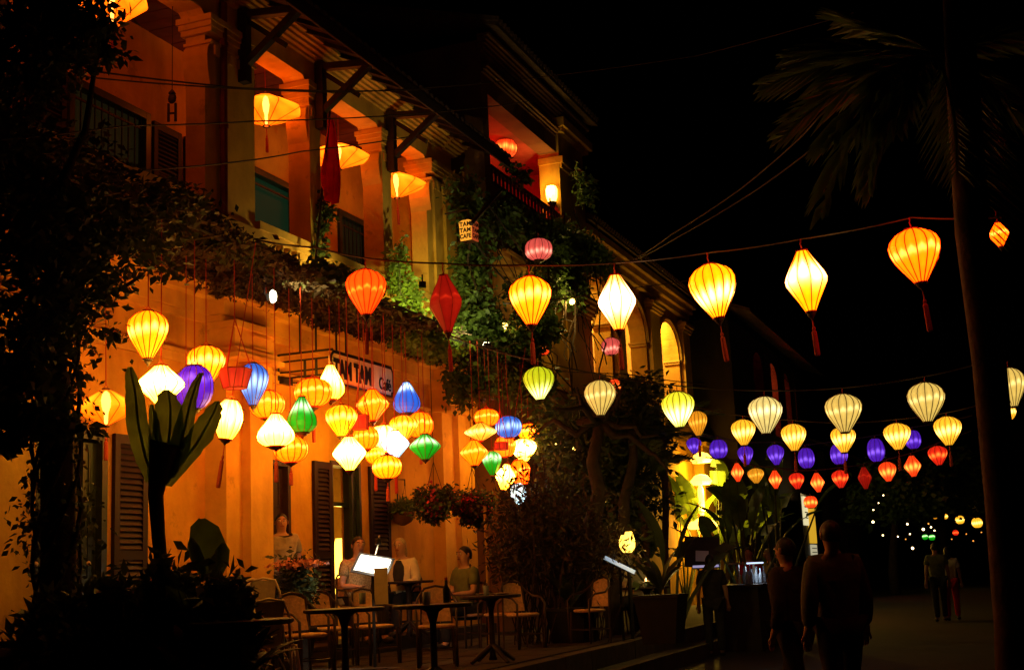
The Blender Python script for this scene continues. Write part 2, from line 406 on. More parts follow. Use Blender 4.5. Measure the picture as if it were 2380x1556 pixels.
# loggia windows
pane_green = emis('lit_green_window_glass', (.004, .026, .010), .5); pane_dim = emis('dim_window_glass', (.016, .012, .003), .4)
for m_ in (pane_green, pane_dim): m_.node_tree.nodes['Principled BSDF'].inputs['Specular IOR Level'].default_value = .05; m_.node_tree.nodes['Principled BSDF'].inputs['Base Color'].default_value = (.01, .01, .005, 1)
for i, (ya, yb, za, zb) in enumerate(wins):
    fr = frame(ya, yb, za, zb, XB-.10, XB+.05, .10, M['black_green'], cafe, 'window')
    MB().box(XB-.1, XB+.09, ya-.06, yb+.06, za-.07, za).build('sill', M['black_green'], fr)
    bars = MB().tube([(0, 0, 0), (0, 0, zb-za-.12)], .011, 5).mesh('bar', M['iron'])
    nb = int((yb-ya)/.13)
    for k in range(1, nb):
        if i == 1: continue
        o = link('bar', bars, None, fr); o.location = (XB-.01, ya+(yb-ya)*k/nb, za+.02)
    MB().bar((XB-.01, ya+.1, zb-.24), (XB-.01, yb-.1, zb-.24), .02, .03).build('rail', M['wood'], fr)
    MB().box(XB-.09, XB-.08, ya+.1, yb-.1, za+.02, zb-.1).build('pane', pane_green if i == 1 else pane_dim, fr)
    if i == 1: MB().box(XB-.078, XB-.05, ya+.1, yb-.1, za+.02, za+.72).build('added_dark_panel', M['wood'], fr)  # added dark board, stands in for the dark planted lower half
sh = shutter(14.12, 14.75, 6.3, 7.75, XB+.01, cafe); shutter(14.85, 15.5, 6.3, 7.75, XB+.01, cafe)
shutter(18.02, 18.6, 6.05, 7.85, XB+.01, cafe); shutter(15.62, 16.2, 6.05, 7.85, XB+.01, cafe)
shutter(11.7, 12.36, 6.4, 7.85, XB+.01, cafe)

# loggia columns
def column(steps, x0=-.35):
    p = MB()
    for x1, ya, yb in steps: p.box(x0, x1, ya, yb, 5.085, 8.68)
    pb = p.build('column', M['ochre_trim'], cafe)
    c = MB(); x1 = max(s[0] for s in steps); ya = min(s[1] for s in steps); yb = max(s[2] for s in steps)
    for dx, za, zb in ((.03, 8.27, 8.31), (.06, 8.40, 8.47), (.09, 8.473, 8.54), (.12, 8.543, 8.62)):
        c.box(x0-dx*.6, x1+dx*.6, ya-dx, yb+dx, za, zb)
    # swelling scroll under the capital on both reveals
    for yy, sg in ((ya, -1), (yb, 1)):
        pr = [(0, 7.72), (.025, 7.8), (.06, 7.95), (.07, 8.1), (.045, 8.22), (.0, 8.268)]
        vs = []; fs = []
        for d, zz in pr: vs += [(x0, yy+sg*d, zz), (x1-.02, yy+sg*d, zz)]
        for q in range(len(pr)-1): fs.append((2*q, 2*q+1, 2*q+3, 2*q+2))
        c.add(vs, fs)
    for k in range(5): c.box(x1+.002, x1+.03, ya+.04+(yb-ya-.08)*k/5, ya+.04+(yb-ya-.08)*(k+.6)/5, 8.12, 8.25)
    c.build('capital', M['ochre_trim'], pb)
    return pb
column([(-.06, 13.28, 13.62), (.04, 13.62, 14.27)])
column([(.0, 15.80, 16.11)])
column([(.0, 18.12, 18.44)])
column([(-.05, 19.92, 20.16), (.0, 20.16, 20.5), (.06, 20.5, 20.94)])
column([(.0, 9.3, 9.75)])
# beam with bracketed corners
b = MB(); b.box(-.36, .0, 7, 20.95, 8.684, 9.0); beam = b.build('beam', M['ochre_trim'], cafe)
for ya, yb in ((14.27, 15.80), (16.11, 18.12), (18.44, 19.92), (9.75, 13.28)):
    for y, s in ((ya, 1), (yb, -1)):
        pts = [(0, 8.683), (0, 8.62), (.10, 8.62), (.13, 8.655), (.17, 8.683)]
        vs = [(-.35, y+s*p, z) for p, z in pts]+[(-.004, y+s*p, z) for p, z in pts]; m_ = len(pts)
        k = MB(); k.add(vs, [tuple(range(m_)), tuple(reversed(range(m_, 2*m_)))]+[(i, (i+1) % m_, m_+(i+1) % m_, m_+i) for i in range(m_)]); k.build('corner_bracket', M['ochre_trim'], beam)
c = MB()
for q in range(7):
    x = .05+.06*q; z = 8.97+.045*q
    c.box(-.3, x, 7, 20.95+x*.3, z, z+.042)
    c.box(-.3, x+.07, 20.45-x*.2, 20.97+x*.4, z+.002, z+.040)
c.build('eave_cornice', M['ochre_trim'], cafe)
# roof over the eave: boards, tiles, tile ends
EX, EZ, SL = 1.02, 8.80, .47
rf = MB()
def zr(x): return EZ+.05+(EX-x)*SL
rf.add([(EX, 6.5, zr(EX)), (EX, 21.25, zr(EX)), (-5, 21.25, zr(-5)), (-5, 6.5, zr(-5)), (EX, 6.5, zr(EX)+.05), (EX, 21.25, zr(EX)+.05), (-5, 21.25, zr(-5)+.05), (-5, 6.5, zr(-5)+.05)],
       [(0, 3, 2, 1), (4, 5, 6, 7), (0, 1, 5, 4), (1, 2, 6, 5), (2, 3, 7, 6), (3, 0, 4, 7)])
roof = rf.build('roof', M['wood'], cafe)
MB().box(EX-.02, EX+.015, 6.5, 21.26, EZ-.10, EZ+.06).build('fascia', M['wood'], roof)
tm = MB(); vs = []; fs = []
for i, x in enumerate((0, -.32)):
    for q in range(7):
        a = PI*q/6; vs.append((x, .085*math.cos(a), .06*math.sin(a)+.004*i-x*SL*1.0))
for q in range(6): fs.append((q, q+1, 8+q, 7+q))
tm.add(vs, fs); vs2 = [(0, 0, 0)]+vs[:7]; tm.add(vs2, [(0, q+1, q+2) for q in range(6)])
tme = tm.mesh('tile', M['tile'])
for i in range(74):
    for row in range(3):
        o = link('tile', tme, None, roof); x = EX+.05-.30*row
        o.location = (x, 6.6+i*.2+random.uniform(-.012, .012), zr(x)+.055+random.uniform(-.006, .006)); o.rotation_euler = (0, 0, random.uniform(-.05, .05))
rest = MB()
for i in range(74):
    y = 6.6+i*.2; x0 = EX-.85
    rest.add([(x0, y-.085, zr(x0)+.055), (x0, y, zr(x0)+.115), (x0, y+.085, zr(x0)+.055), (-5, y-.085, zr(-5)+.055), (-5, y, zr(-5)+.115), (-5, y+.085, zr(-5)+.055)], [(0, 1, 4, 3), (1, 2, 5, 4)])
tag(rest.build('roof_tiles', M['tile'], roof), kind='stuff')
rafter = MB().bar((EX-.04, 0, zr(EX-.04)-.03), (-.2, 0, zr(-.2)-.03), .05, .06).mesh('rafter', M['wood'])
for i in range(29):
    o = link('rafter', rafter, None, roof); o.location = (0, 6.8+i*.5, 0)
# timber roof brackets
def bracket(y, dark=True):
    b = MB(); m_ = M['wood']
    b.bar((.10, y, 7.95), (.10, y, 8.98), .13, .13); b.bar((.1, y, 8.90), (EX-.02, y, 8.80), .11, .10)
    b.bar((.15, y, 8.22), (EX-.1, y, 8.80), .10, .09)
    b.bar((.15, y+.01, 8.80), (.72, y+.01, 8.36), .07, .07)
    b.build('roof_bracket', m_, cafe)
for y in (13.95, 15.98, 18.30, 9.5): bracket(y)
dp = MB().tube([(.06, 13.52, 8.9), (.06, 13.52, 4.95)], .05, 8)
for z in (5.6, 7.2, 8.3): dp.lathe([(.062, 0), (.062, .05)], 8, (.06, 13.52, z))
dp.build('downpipe', mat('red_brown_pipe', (.12, .02, .012), .5), cafe)

# balustrade
bl = MB()
bays = ((14.3, 15.78), (16.15, 18.08), (18.5, 19.9), (9.8, 13.2))
for ya, yb in bays: bl.box(-.10, .10, ya, yb, 6.05, 6.16); bl.box(-.07, .07, ya, yb, 5.97, 6.05); bl.box(-.08, .08, ya, yb, 5.085, 5.30)
for y in (13.25, 15.72, 18.04, 19.86): bl.box(-.12, .12, y, y+.44 if y > 14 else y+1.05, 5.086, 6.02)
bal = bl.build('balustrade', M['ochre_trim'], cafe)
vase = MB().lathe([(.055, 0), (.055, .04), (.03, .08), (.065, .24), (.045, .40), (.03, .50), (.055, .58), (.055, .67)], 8).mesh('baluster', M['ochre_trim'], True)
slot = MB()
slot.box(-.05, .05, -.19, .19, 0, .10); slot.box(-.05, .05, -.19, .19, .26, .40); slot.box(-.05, .05, -.19, .19, .56, .67)
slot.box(-.05, .05, -.19, -.13, .1, .26); slot.box(-.05, .05, .13, .19, .1, .26); slot.box(-.05, .05, -.19, -.13, .4, .56); slot.box(-.05, .05, .13, .19, .4, .56)
slotm = slot.mesh('pierced_block', M['ochre_trim'])
for ya, yb in bays:
    nblk = 1
    for y in (ya+.2, yb-.2):
        o = link('pierced_block', slotm, None, bal); o.location = (0, y, 5.30)
    nn = int((yb-ya-.8)/.17)
    for i in range(nn+1):
        o = link('baluster', vase, None, bal); o.location = (0, ya+.45+(yb-ya-.9)*i/max(1, nn), 5.30)

# ground floor doors
fr = frame(10.18, 11.36, .65, 3.12, -.25, .03, .09, M['black_green'], cafe, 'door_frame')
def leaf_door(y0, y1, z1, x, m, name='door'):
    d = MB(); d.box(x, x+.05, y0, y1, .66, z1)
    for za, zb in ((.8, 1.5), (1.6, 2.35), (2.45, z1-.1)):
        yy = (y0+.08, y1-.08); d.box(x+.05, x+.062, yy[0], yy[0]+.03, za, zb); d.box(x+.05, x+.062, yy[1]-.03, yy[1], za, zb); d.box(x+.05, x+.061, yy[0]+.03, yy[1]-.03, za, za+.03); d.box(x+.05, x+.061, yy[0]+.03, yy[1]-.03, zb-.03, zb)
    dd = d.build(name, m, cafe)
    MB().ball((x+.09, y0+.06, 1.75), .025).build('handle', M['metalchair'], dd); return dd
leaf_door(10.28, 10.48, 3.0, -.1, M['black_green']); leaf_door(11.06, 11.27, 3.0, -.1, M['black_green'])
shutter(11.45, 12.02, .68, 3.12, .01, cafe); 
fr = frame(14.24, 15.12, .65, 3.05, -.25, .02, .07, M['wood'], cafe, 'door_frame')
leaf_door(14.72, 15.05, 2.95, -.12, M['wood'])
fr = frame(16.22, 17.12, .65, 3.14, -.25, .02, .06, M['black_green'], cafe, 'door_frame')
MB().box(-.2, -.15, 16.28, 17.06, 2.52, 2.58).build('transom', M['black_green'], fr)
shutter(15.70, 16.19, .68, 3.10, .01, cafe); shutter(17.36, 18.0, .68, 3.12, .01, cafe)
leaf_door(16.92, 17.10, 3.05, -.08, M['black_green'])
MB().box(.003, .2, 15.15, 15.62, .66, 3.4).build('door_pier', M['ochre_trim'], cafe) if False else None

# ------------------------------------------------------------------ second house: tall, red balcony
h2 = thing('balcony_house', 'tall dark house with a red lit top balcony and a lamp lit pillar', 'building', (.3, 24.8, 0), absolute=True)
X2 = .3
w = MB(); wall_with_openings(w, X2-.4, X2, 21.85, 27.9, 0, 11.55, [(22.15, 26.2, 8.75, 10.55)])
w.box(-5, X2-.401, 21.85, 22.1, 0, 11.55); w.build('wall', M['brown_wall'], h2)
w = MB(); w.box(-1.7, -1.6, 22.1, 28, 8.5, 11.4); w.box(-1.6, X2-.41, 22.15, 28, 8.5, 8.6); w.box(-1.6, X2-.41, 22.15, 28, 10.62, 10.7); w.box(-1.6, X2-.41, 27.6, 27.9, 9, 10.6)
w.build('balcony_room', plaster('rose_plaster', (.40, .10, .06), .3), h2)
p = MB(); p.box(X2-.41, X2+.06, 26.14, 27.88, 0.01, 11.2)
for dx, za, zb in ((.05, 10.2, 10.3), (.09, 10.303, 10.45), (.12, 11.0, 11.1), (.2, 11.103, 11.3)): p.box(X2-.42, X2+.06+dx, 26.2-dx, 27.88+dx, za, zb)
p.build('pillar', M['ochre'], h2)
p = MB()
for k in range(5): p.box(X2+.002, X2+.06+.05*k, 21.8-.03*k, 27.9, 11.3+.06*k, 11.357+.06*k)
for k in range(3): p.box(X2+.002, X2+.05+.05*k, 21.86, 26.05, 10.9+.05*k, 10.947+.05*k)
p.build('cornice', M['brown_wall'], h2)
rfm = MB(); rfm.add([(.72, 21.7, 11.7), (.72, 28.1, 11.7), (-4.5, 28.3, 13.2), (-4.5, 21.5, 13.2), (.72, 21.7, 11.8), (.72, 28.1, 11.8), (-4.5, 28.3, 13.3), (-4.5, 21.5, 13.3)],
                    [(0, 3, 2, 1), (4, 5, 6, 7), (0, 1, 5, 4), (1, 2, 6, 5), (2, 3, 7, 6), (3, 0, 4, 7)])
rf2 = rfm.build('roof', M['tile'], h2)
t2 = MB()
for i in range(34): t2.tube([(.76, 21.7+i*.19, 11.82), (-4.5, 21.6+i*.2, 13.34)], .06, 5)
tag(t2.build('roof_tiles', M['tile'], rf2), kind='stuff')
p = MB(); p.box(X2-.3, X2+.05, 22.15, 26.19, 8.751, 8.8); p.box(X2-.1, X2+.02, 22.15, 26.19, 9.08, 9.14)
rl = p.build('rail', M['wood'], h2)
rb = MB().box(X2-.06, X2-.02, -.02, .02, 8.8, 9.08).mesh('rail_post', M['wood'])
for i in range(20): o = link('rail_post', rb, None, rl); o.location = (0, 22.3+i*.2, 0)
# lower storey trim that shows through the creeper
p = MB()
for k in range(5): p.box(X2+.002, X2+.08+.07*k, 21.9, 27.95, 7.05+.07*k, 7.115+.07*k)
p.build('string_course', M['ochre_trim'], h2)
MB().box(X2+.003, X2+.03, 22.0, 27.6, 5.2, 7.0).build('lower_wall_face', M['ochre'], h2)

# ------------------------------------------------------------------ third house: yellow arched loggia
h3 = thing('arcade_house', 'yellow house with tall round arches on the upper floor lit warm from inside', 'building', (0, 33, 0), absolute=True)
def arch_wall(mb, x0, x1, y0, y1, z0, z1, arches):
    """arches: (ya, yb, sill, spring) with a half ellipse above the spring line"""
    y = y0
    for ya, yb, zs, zp, rise in arches:
        mb.box(x0, x1, y, ya, z0, z1)
        if zs > z0: mb.box(x0, x1, ya, yb, z0, zs)
        n_ = 14; c_ = (ya+yb)/2; r_ = (yb-ya)/2
        pts = [(c_-r_*math.cos(PI*i/n_), zp+rise*math.sin(PI*i/n_)) for i in range(n_+1)]
        vs = []; fs = []
        for yy, zz in pts: vs += [(x0, yy, zz), (x1, yy, zz), (x1, yy, z1), (x0, yy, z1)]
        for i in range(n_):
            a = 4*i; fs += [(a, a+1, a+5, a+4), (a+1, a+2, a+6, a+5), (a+3, a, a+4, a+7), (a+2, a+3, a+7, a+6)]
        mb.add(vs, fs); y = yb
    mb.box(x0, x1, y, y1, z0, z1)
A3 = [(28.6, 30.6, 6.05, 7.5, .95), (31.6, 33.95, 6.05, 7.5, .95), (35.25, 37.65, 6.05, 7.5, .95)]
w = MB(); arch_wall(w, -.45, 0, 28, 38.65, 0, 9.15, A3); w.box(-6, -.452, 38.3, 38.65, 0, 9.15)
w.build('wall', M['ochre'], h3)
MB().box(.0, .3, 38.66, 42.6, 0, 5.0).build('garden_wing_wall', M['ochre'], h3)
MB().bar((.15, 38.66, 5.06), (.15, 42.7, 5.06), .55, .12).build('wing_coping', M['ochre_trim'], h3)
w = MB(); w.box(-2.2, -2.1, 28, 38.3, 5.9, 9.1); w.box(-2.1, -.453, 28, 38.3, 9.0, 9.1); w.box(-2.1, -.453, 28, 38.3, 5.9, 6.0); w.box(-2.1, -.453, 38.0, 38.3, 6, 9); w.box(-2.1, -.453, 28.0, 28.2, 6, 9)
w.build('loggia_room', M['pale_wall'], h3)
for y0, y1 in ((30.75, 31.45), (34.1, 35.1), (37.8, 38.62)):
    p = MB(); p.box(.002, .14, y0, y1, 6.0, 8.75)
    for dx, za, zb in ((.06, 8.4, 8.47), (.1, 8.473, 8.56), (.15, 8.563, 8.66)): p.box(.003, .14+dx, y0-dx, y1+dx, za, zb)
    p.build('pilaster', M['ochre_trim'], h3)
for y in (30.6, 33.95, 37.65, 31.6, 35.25):
    p = MB(); s_ = -1 if y in (30.6, 33.95, 37.65) else 1
    p.box(-.46, .03, min(y, y+s_*.09), max(y, y+s_*.09), 7.38, 7.44); p.box(-.47, .04, min(y, y+s_*.14), max(y, y+s_*.14), 7.443, 7.50)
    p.build('impost', M['ochre_trim'], h3)
p = MB()
for k in range(3): p.box(.002, .16+.11*k, 27.98, 38.7+.05*k, 8.86+.17*k, 9.027+.17*k)
p.build('cornice', M['ochre_trim'], h3)
for ya, yb, zs, zp, rise in A3:                                   # raised mouldings round the arches
    q = MB(); c_ = (ya+yb)/2; r_ = (yb-ya)/2
    q.tube([(.02, c_-(r_+.1)*math.cos(PI*i/16), zp+(rise+.1)*math.sin(PI*i/16)) for i in range(17)], .06, 5)
    q.build('arch_moulding', M['ochre_trim'], h3)
rfm = MB(); rfm.add([(.5, 27.9, 9.40), (.5, 39.0, 9.40), (-3.5, 39.0, 11.2), (-3.5, 27.9, 11.2), (.5, 27.9, 9.5), (.5, 39.0, 9.5), (-3.5, 39.1, 11.3), (-3.5, 27.9, 11.3)],
                    [(0, 3, 2, 1), (4, 5, 6, 7), (0, 1, 5, 4), (1, 2, 6, 5), (2, 3, 7, 6), (3, 0, 4, 7)])
rf3 = rfm.build('roof', M['tile'], h3)
t2 = MB()
for i in range(56): t2.tube([(.55, 28+i*.195, 9.5), (-3.5, 28+i*.2, 11.33)], .06, 5)
tag(t2.build('roof_tiles', M['tile'], rf3), kind='stuff')

# ------------------------------------------------------------------ fourth house: dark, three red arches
h4 = thing('dark_arched_house', 'unlit house further down the street with three narrow arches glowing red', 'building', (1, 48, 0), absolute=True)
A4 = [(44.3, 46.1, 6.0, 8.1, .6), (47.2, 49.0, 6.0, 8.1, .6), (50.1, 51.9, 6.0, 8.1, .6)]
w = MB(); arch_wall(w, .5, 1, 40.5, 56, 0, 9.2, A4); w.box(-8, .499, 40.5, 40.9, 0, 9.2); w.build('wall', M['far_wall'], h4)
w = MB(); w.box(-1.2, -1.1, 41, 56, 5.8, 9.1); w.box(-1.1, .49, 41, 56, 8.9, 9.0); w.box(-1.1, .49, 41, 56, 5.8, 5.9)
w.build('loggia_room', plaster('red_room_plaster', (.6, .2, .1), .2), h4)
for y in (46.5, 49.4, 52.3):
    MB().box(1.002, 1.15, y, y+.35, 5.9, 8.9).build('pilaster', M['far_wall'], h4)
rfm = MB(); rfm.add([(1.8, 40, 9.2), (1.8, 56.4, 9.2), (-4, 56.4, 11.6), (-4, 40, 11.6), (1.8, 40, 9.3), (1.8, 56.4, 9.3), (-4, 56.4, 11.7), (-4, 40, 11.7)],
                    [(0, 3, 2, 1), (4, 5, 6, 7), (0, 1, 5, 4), (1, 2, 6, 5), (2, 3, 7, 6), (3, 0, 4, 7)])
rfm.build('roof', M['tile'], h4)
h5 = thing('end_house', 'dark low house closing the far end of the street', 'building', (3, 66, 0), absolute=True)
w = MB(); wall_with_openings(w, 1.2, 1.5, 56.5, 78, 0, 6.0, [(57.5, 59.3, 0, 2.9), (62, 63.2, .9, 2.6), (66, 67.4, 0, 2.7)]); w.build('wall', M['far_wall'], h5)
rfm = MB(); rfm.add([(2.2, 56, 6), (2.2, 79, 6), (-3, 79, 8), (-3, 56, 8), (2.2, 56, 6.1), (2.2, 79, 6.1), (-3, 79, 8.1), (-3, 56, 8.1)],
                    [(0, 3, 2, 1), (4, 5, 6, 7), (0, 1, 5, 4), (1, 2, 6, 5), (2, 3, 7, 6), (3, 0, 4, 7)])
rfm.build('roof', M['tile'], h5)
h6 = thing('street_end_house', 'unlit house across the end of the street behind the fairy lights', 'building', (12, 92, 0), absolute=True)
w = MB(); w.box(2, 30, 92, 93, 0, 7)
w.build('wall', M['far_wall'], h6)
rfm = MB(); rfm.add([(1, 91, 7), (31, 91, 7), (31, 97, 9.5), (1, 97, 9.5), (1, 91, 7.1), (31, 91, 7.1), (31, 97, 9.6), (1, 97, 9.6)], [(0, 1, 2, 3), (4, 7, 6, 5), (0, 4, 5, 1), (1, 5, 6, 2), (2, 6, 7, 3), (3, 7, 4, 0)])
rfm.build('roof', M['tile'], h6)

# ------------------------------------------------------------------ lanterns
PROF = {
 'balloon': [(.50, .27), (.47, .46), (.41, .70), (.32, .90), (.20, 1.0), (.07, .97), (-.08, .84), (-.24, .63), (-.39, .41), (-.5, .25)],
 'diamond': [(.5, .27), (.38, .46), (.25, .69), (.12, .90), (.03, 1.0), (-.05, .97), (-.18, .76), (-.34, .49), (-.5, .25)],
 'pear': [(.5, .25), (.40, .38), (.25, .57), (.10, .76), (-.06, .93), (-.2, 1.0), (-.33, .95), (-.44, .73), (-.5, .48)],
 'round': [(.5, .38), (.45, .60), (.33, .84), (.16, .97), (0, 1.0), (-.16, .97), (-.33, .83), (-.45, .58), (-.5, .36)],
 'saucer': [(.5, .20), (.36, .50), (.18, .78), (.05, .97), (-.03, 1.0), (-.12, .90), (-.30, .55), (-.5, .16)],
 'barrel': [(.5, .46), (.38, .72), (.2, .93), (.02, 1.0), (-.2, .88), (-.38, .66), (-.5, .46)],
 'ufo': [(.5, .12), (.44, .27), (.28, .56), (.10, .87), (.02, .98), (-.03, 1.0), (-.08, .96), (-.24, .62), (-.40, .28), (-.5, .10)],
}
def sheer(m, f):
    """thin silk: the bulb inside shows through the weave"""
    N = m.node_tree.nodes; L = m.node_tree.links; tr = N.new("ShaderNodeBsdfTransparent"); tr.inputs[0].default_value = (1, .75, .35, 1)
    mx = N.new("ShaderNodeMixShader"); mx.inputs[0].default_value = f
    L.new(N["Principled BSDF"].outputs[0], mx.inputs[1]); L.new(tr.outputs[0], mx.inputs[2]); L.new(mx.outputs[0], N["Material Output"].inputs[0])
_sm = {}
def shade_mesh(shape, ribs):
    k = (shape, ribs)
    if k in _sm: return _sm[k]
    prof = PROF[shape]; n = ribs*2; vs = []; fs = []
    for z, r in prof:
        for j in range(n):
            a = 2*PI*j/n; rr = r*.5*(1 if j % 2 == 0 else math.cos(PI/ribs)*1.015)
            vs.append((rr*math.cos(a), rr*math.sin(a), z))
    for i in range(len(prof)-1):
        for j in range(n): fs.append((i*n+j, (i+1)*n+j, (i+1)*n+(j+1) % n, i*n+(j+1) % n))
    mb = MB(); mb.v = vs; mb.f = [tuple(reversed(f)) for f in fs]
    rb = MB()
    for j in range(ribs):
        a = 2*PI*j/ribs; pts = [(r*.5*1.004*math.cos(a), r*.5*1.004*math.sin(a), z) for z, r in prof]
        rb.tube(pts, .012 if ribs > 9 else .006, 3, False)
    _sm[k] = (mb, rb.mesh('ribs', M['rib'])); return _sm[k]
_shades = {}
def shade_data(shape, ribs, m):
    k = (shape, ribs, m.name)
    if k not in _shades: _shades[k] = shade_mesh(shape, ribs)[0].mesh('shade', m)
    return _shades[k], shade_mesh(shape, ribs)[1]
cap_ring = MB().lathe([(.5, 0), (.54, .05), (.54, .5), (.5, .55), (.40, .55), (.40, 0), (.5, 0)], 12, close=False).mesh('rim', M['redcap'], True)
cap_dark = MB().lathe([(.5, 0), (.54, .05), (.54, .5), (.5, .55), (.40, .55), (.40, 0), (.5, 0)], 12, close=False).mesh('rim', M['darkcap'], True)
finial = MB().lathe([(.5, 0), (.5, -.18), (.38, -.42), (.16, -.62), (.10, -.85), (.02, -.95)], 10).mesh('finial', M['darkcap'], True)
tas = MB(); tas.tube([(0, 0, 0), (.005, 0, -.34)], .02, 4); tas.ball((.005, 0, -.36), .055, n=6, m=4); tas.lathe([(.03, -.40), (.075, -.44), (.085, -.97), (.06, -1.0)], 8)
tas_mesh = tas.mesh('tassel', M['tassel'])
SILK = {}
def S(name, base, hot, z0=0.0, w=.16, ribs=12, amount=1.0, edge=.55): SILK[name] = silk('silk_'+name, base, hot, z0, w, ribs, amount, edge)
S('deep', (5.5, .150, .004), (5, 1.0, .05), -.02, .035, 15, .5, .35)
S('orange', (11, .54, .003), (6, 2.4, .35), .03, .06, 15, .55, .5)
S('amber', (10.5, .84, .004), (6, 2.8, .45), .04, .08, 15, .9, .5)
S('yellowhot', (6.0, .98, .003), (9, 8, 1.5), -.15, .12, 15, 1.0, .35)
S('yellowhot_mid', (6.0, 1.0, .003), (10, 9, 2.6), .05, .14, 10, 1.0, .35)
S('whitehot', (7, 1.15, .01), (12, 11, 5), -.02, .23, 10, 1.0, .3)
S('darkred', (.34, .006, .002), (.5, .02, .004), .05, .03, 8, .8, .4)
S('lime', (.75, .80, .012), (4, 4.2, 1.2), -.36, .17, 15, 1.0, .2)
S('limeyellow', (1.3, 1.15, .03), (5, 5, 1.6), -.22, .2, 15, 1.0, .25)
S('cream', (.95, .62, .12), (1.3, 1.0, .4), .03, .06, 15, .7, .3)
S('creampale', (1.05, .78, .22), (1.6, 1.4, .8), .05, .10, 15, .8, .3)
S('yellowsmall', (1.7, .74, .03), (3, 2.4, .7), -.05, .12, 15, .9, .3)
S('dullamber', (.95, .34, .012), (1.4, .8, .1), 0, .08, 15, .6, .3)
S('purple', (.085, .012, .52), (.5, .22, 1.5), -.15, .10, 10, .7, .35)
S('violetbig', (.13, .010, .80), (.7, .3, 1.4), .12, .08, 10, .5, .5)
S('blue', (.045, .20, .95), (1.6, 2.2, 2.6), -.03, .16, 15, .6, .45)
S('bluetop', (.030, .17, 1.0), (2.4, 3.2, 3.4), .30, .12, 12, .8, .3)
S('green', (.008, .50, .008), (2.0, 3.2, 1.4), .17, .12, 12, .9, .5)
S('red', (1.0, .022, .006), (2.4, .5, .06), -.05, .10, 10, .8, .35)
S('redorange', (1.5, .075, .008), (3, 1.0, .12), -.1, .14, 10, .9, .3)
S('pinkred', (.85, .10, .075), (1.8, .8, .5), -.22, .10, 15, .8, .25)
S('white', (26, 12.0, .55), (26, 18, 3.6), .02, .21, 10, 1.0, .25)
S('white_yellow', (20, 7.5, .20), (20, 13, 2.2), .08, .28, 10, 1.0, .35)
S('paleblue', (1.5, 2.4, 2.7), (3, 3, 2.6), .2, .25, 10, 1.0, .25)
S('redcloth', (.55, .012, .004), (.6, .05, .01), 0, .1, 6, .3, .4)
S('loggia', (3.6, .40, .003), (4, 1.5, .05), .10, .22, 8, .5, .5)
sheer(SILK['loggia'], .34)
S('redlow', (1.2, .05, .006), (3, .6, .05), 0, .2, 10, .8, .3)

BULB = emis('bulb_glow', (9, 6, 2))
def lantern(x, yt, yb, w, shape, sk, label, d=None, t=None, group=None, ribs=15, tassel=0, hook=None, cordz=None, cap='red', tilt=0.0, name='lantern', wmul=1.0, fin=True):
    c = T(x, (yt+yb)/2, t) if t is not None else A(x, (yt+yb)/2, d)
    d = float((Vector(c)-Vector(CAMP)).dot(Vector(CF)))
    W_ = w*d/FPX*wmul*random.uniform(1.02, 1.07); H = (yb-yt)*d/FPX*random.uniform(1.01, 1.05)
    if not cordz or shape == 'ufo': tilt += random.uniform(-.05, .03)
    root = thing(name, label, 'lantern', c-Vector((0, 0, H/2)), random.uniform(0, .5), group)
    if abs(tilt) > .008 and not cordz:
        root.location += Vector(CR)*(-math.sin(tilt)*H/2)
    if tilt:
        ax = Vector(CF); root.rotation_mode = 'QUATERNION'
        from mathutils import Quaternion
        root.rotation_quaternion = Quaternion(ax, tilt) @ Quaternion((0, 0, 1), random.uniform(0, .5))
    sd, rbm = shade_data(shape, ribs, SILK[sk])
    sh = link('shade', sd, None, root); sh.location = (0, 0, H/2); sh.scale = (W_, W_, H)
    rb = link('ribs', rbm, None, sh)
    rt = PROF[shape][0][1]*W_; rbm_ = PROF[shape][-1][1]*W_
    cap_m = cap_ring if cap == 'red' else cap_dark
    o = link('top_rim', cap_m, None, root); o.location = (0, 0, H-.004); o.scale = (rt, rt, .035)
    o = link('bottom_rim', cap_m, None, root); o.location = (0, 0, -.016); o.scale = (rbm_, rbm_, .032)
    if fin:
        o = link('finial', finial, None, root); o.location = (0, 0, -.012); o.scale = (rbm_*.8, rbm_*.8, max(.05, H*.16))
    if shape == 'ufo':
        o = MB().lathe([(.01, .17), (.035, .14), (.05, .06), (.042, -.02), (.022, -.09), (.018, -.20), (.01, -.22)], 10).build('bulb', BULB, root, True); o.location = (0, 0, H*.56); o.scale = (1, 1, H/.42)
    if tassel:
        L = tassel*d/FPX
        o = link('tassel', tas_mesh, None, root); o.location = (0, 0, -.02); o.scale = (max(.28, L*.6), max(.28, L*.6), L)
    if hook:
        hz = hook*d/FPX
        hk = MB(); hk.tube([(-.25*rt, 0, H), (0, 0, H+.25*hz), (.0, 0, H+.4*hz), (-.05*hz, 0, H+.6*hz), (.02*hz, 0, H+.75*hz), (0, 0, H+hz)], .006, 5)
        hk.tube([(.25*rt, 0, H), (0, 0, H+.25*hz)], .006, 5)
        hk.build('hook', M['redcord'], root)
    if cordz:
        ch = cordz-(c.z-H/2)
        hk = MB(); hk.tube([(0, 0, H+.05), (0, 0, ch)], .0055, 4); hk.tube([(-rt*.4, 0, H), (0, 0, H+.06), (rt*.4, 0, H)], .004, 4)
        hk.build('cord', M['redcord'], root)
    return root, Vector(c)+Vector((0, 0, H/2+(hook*d/FPX if hook else 0)))

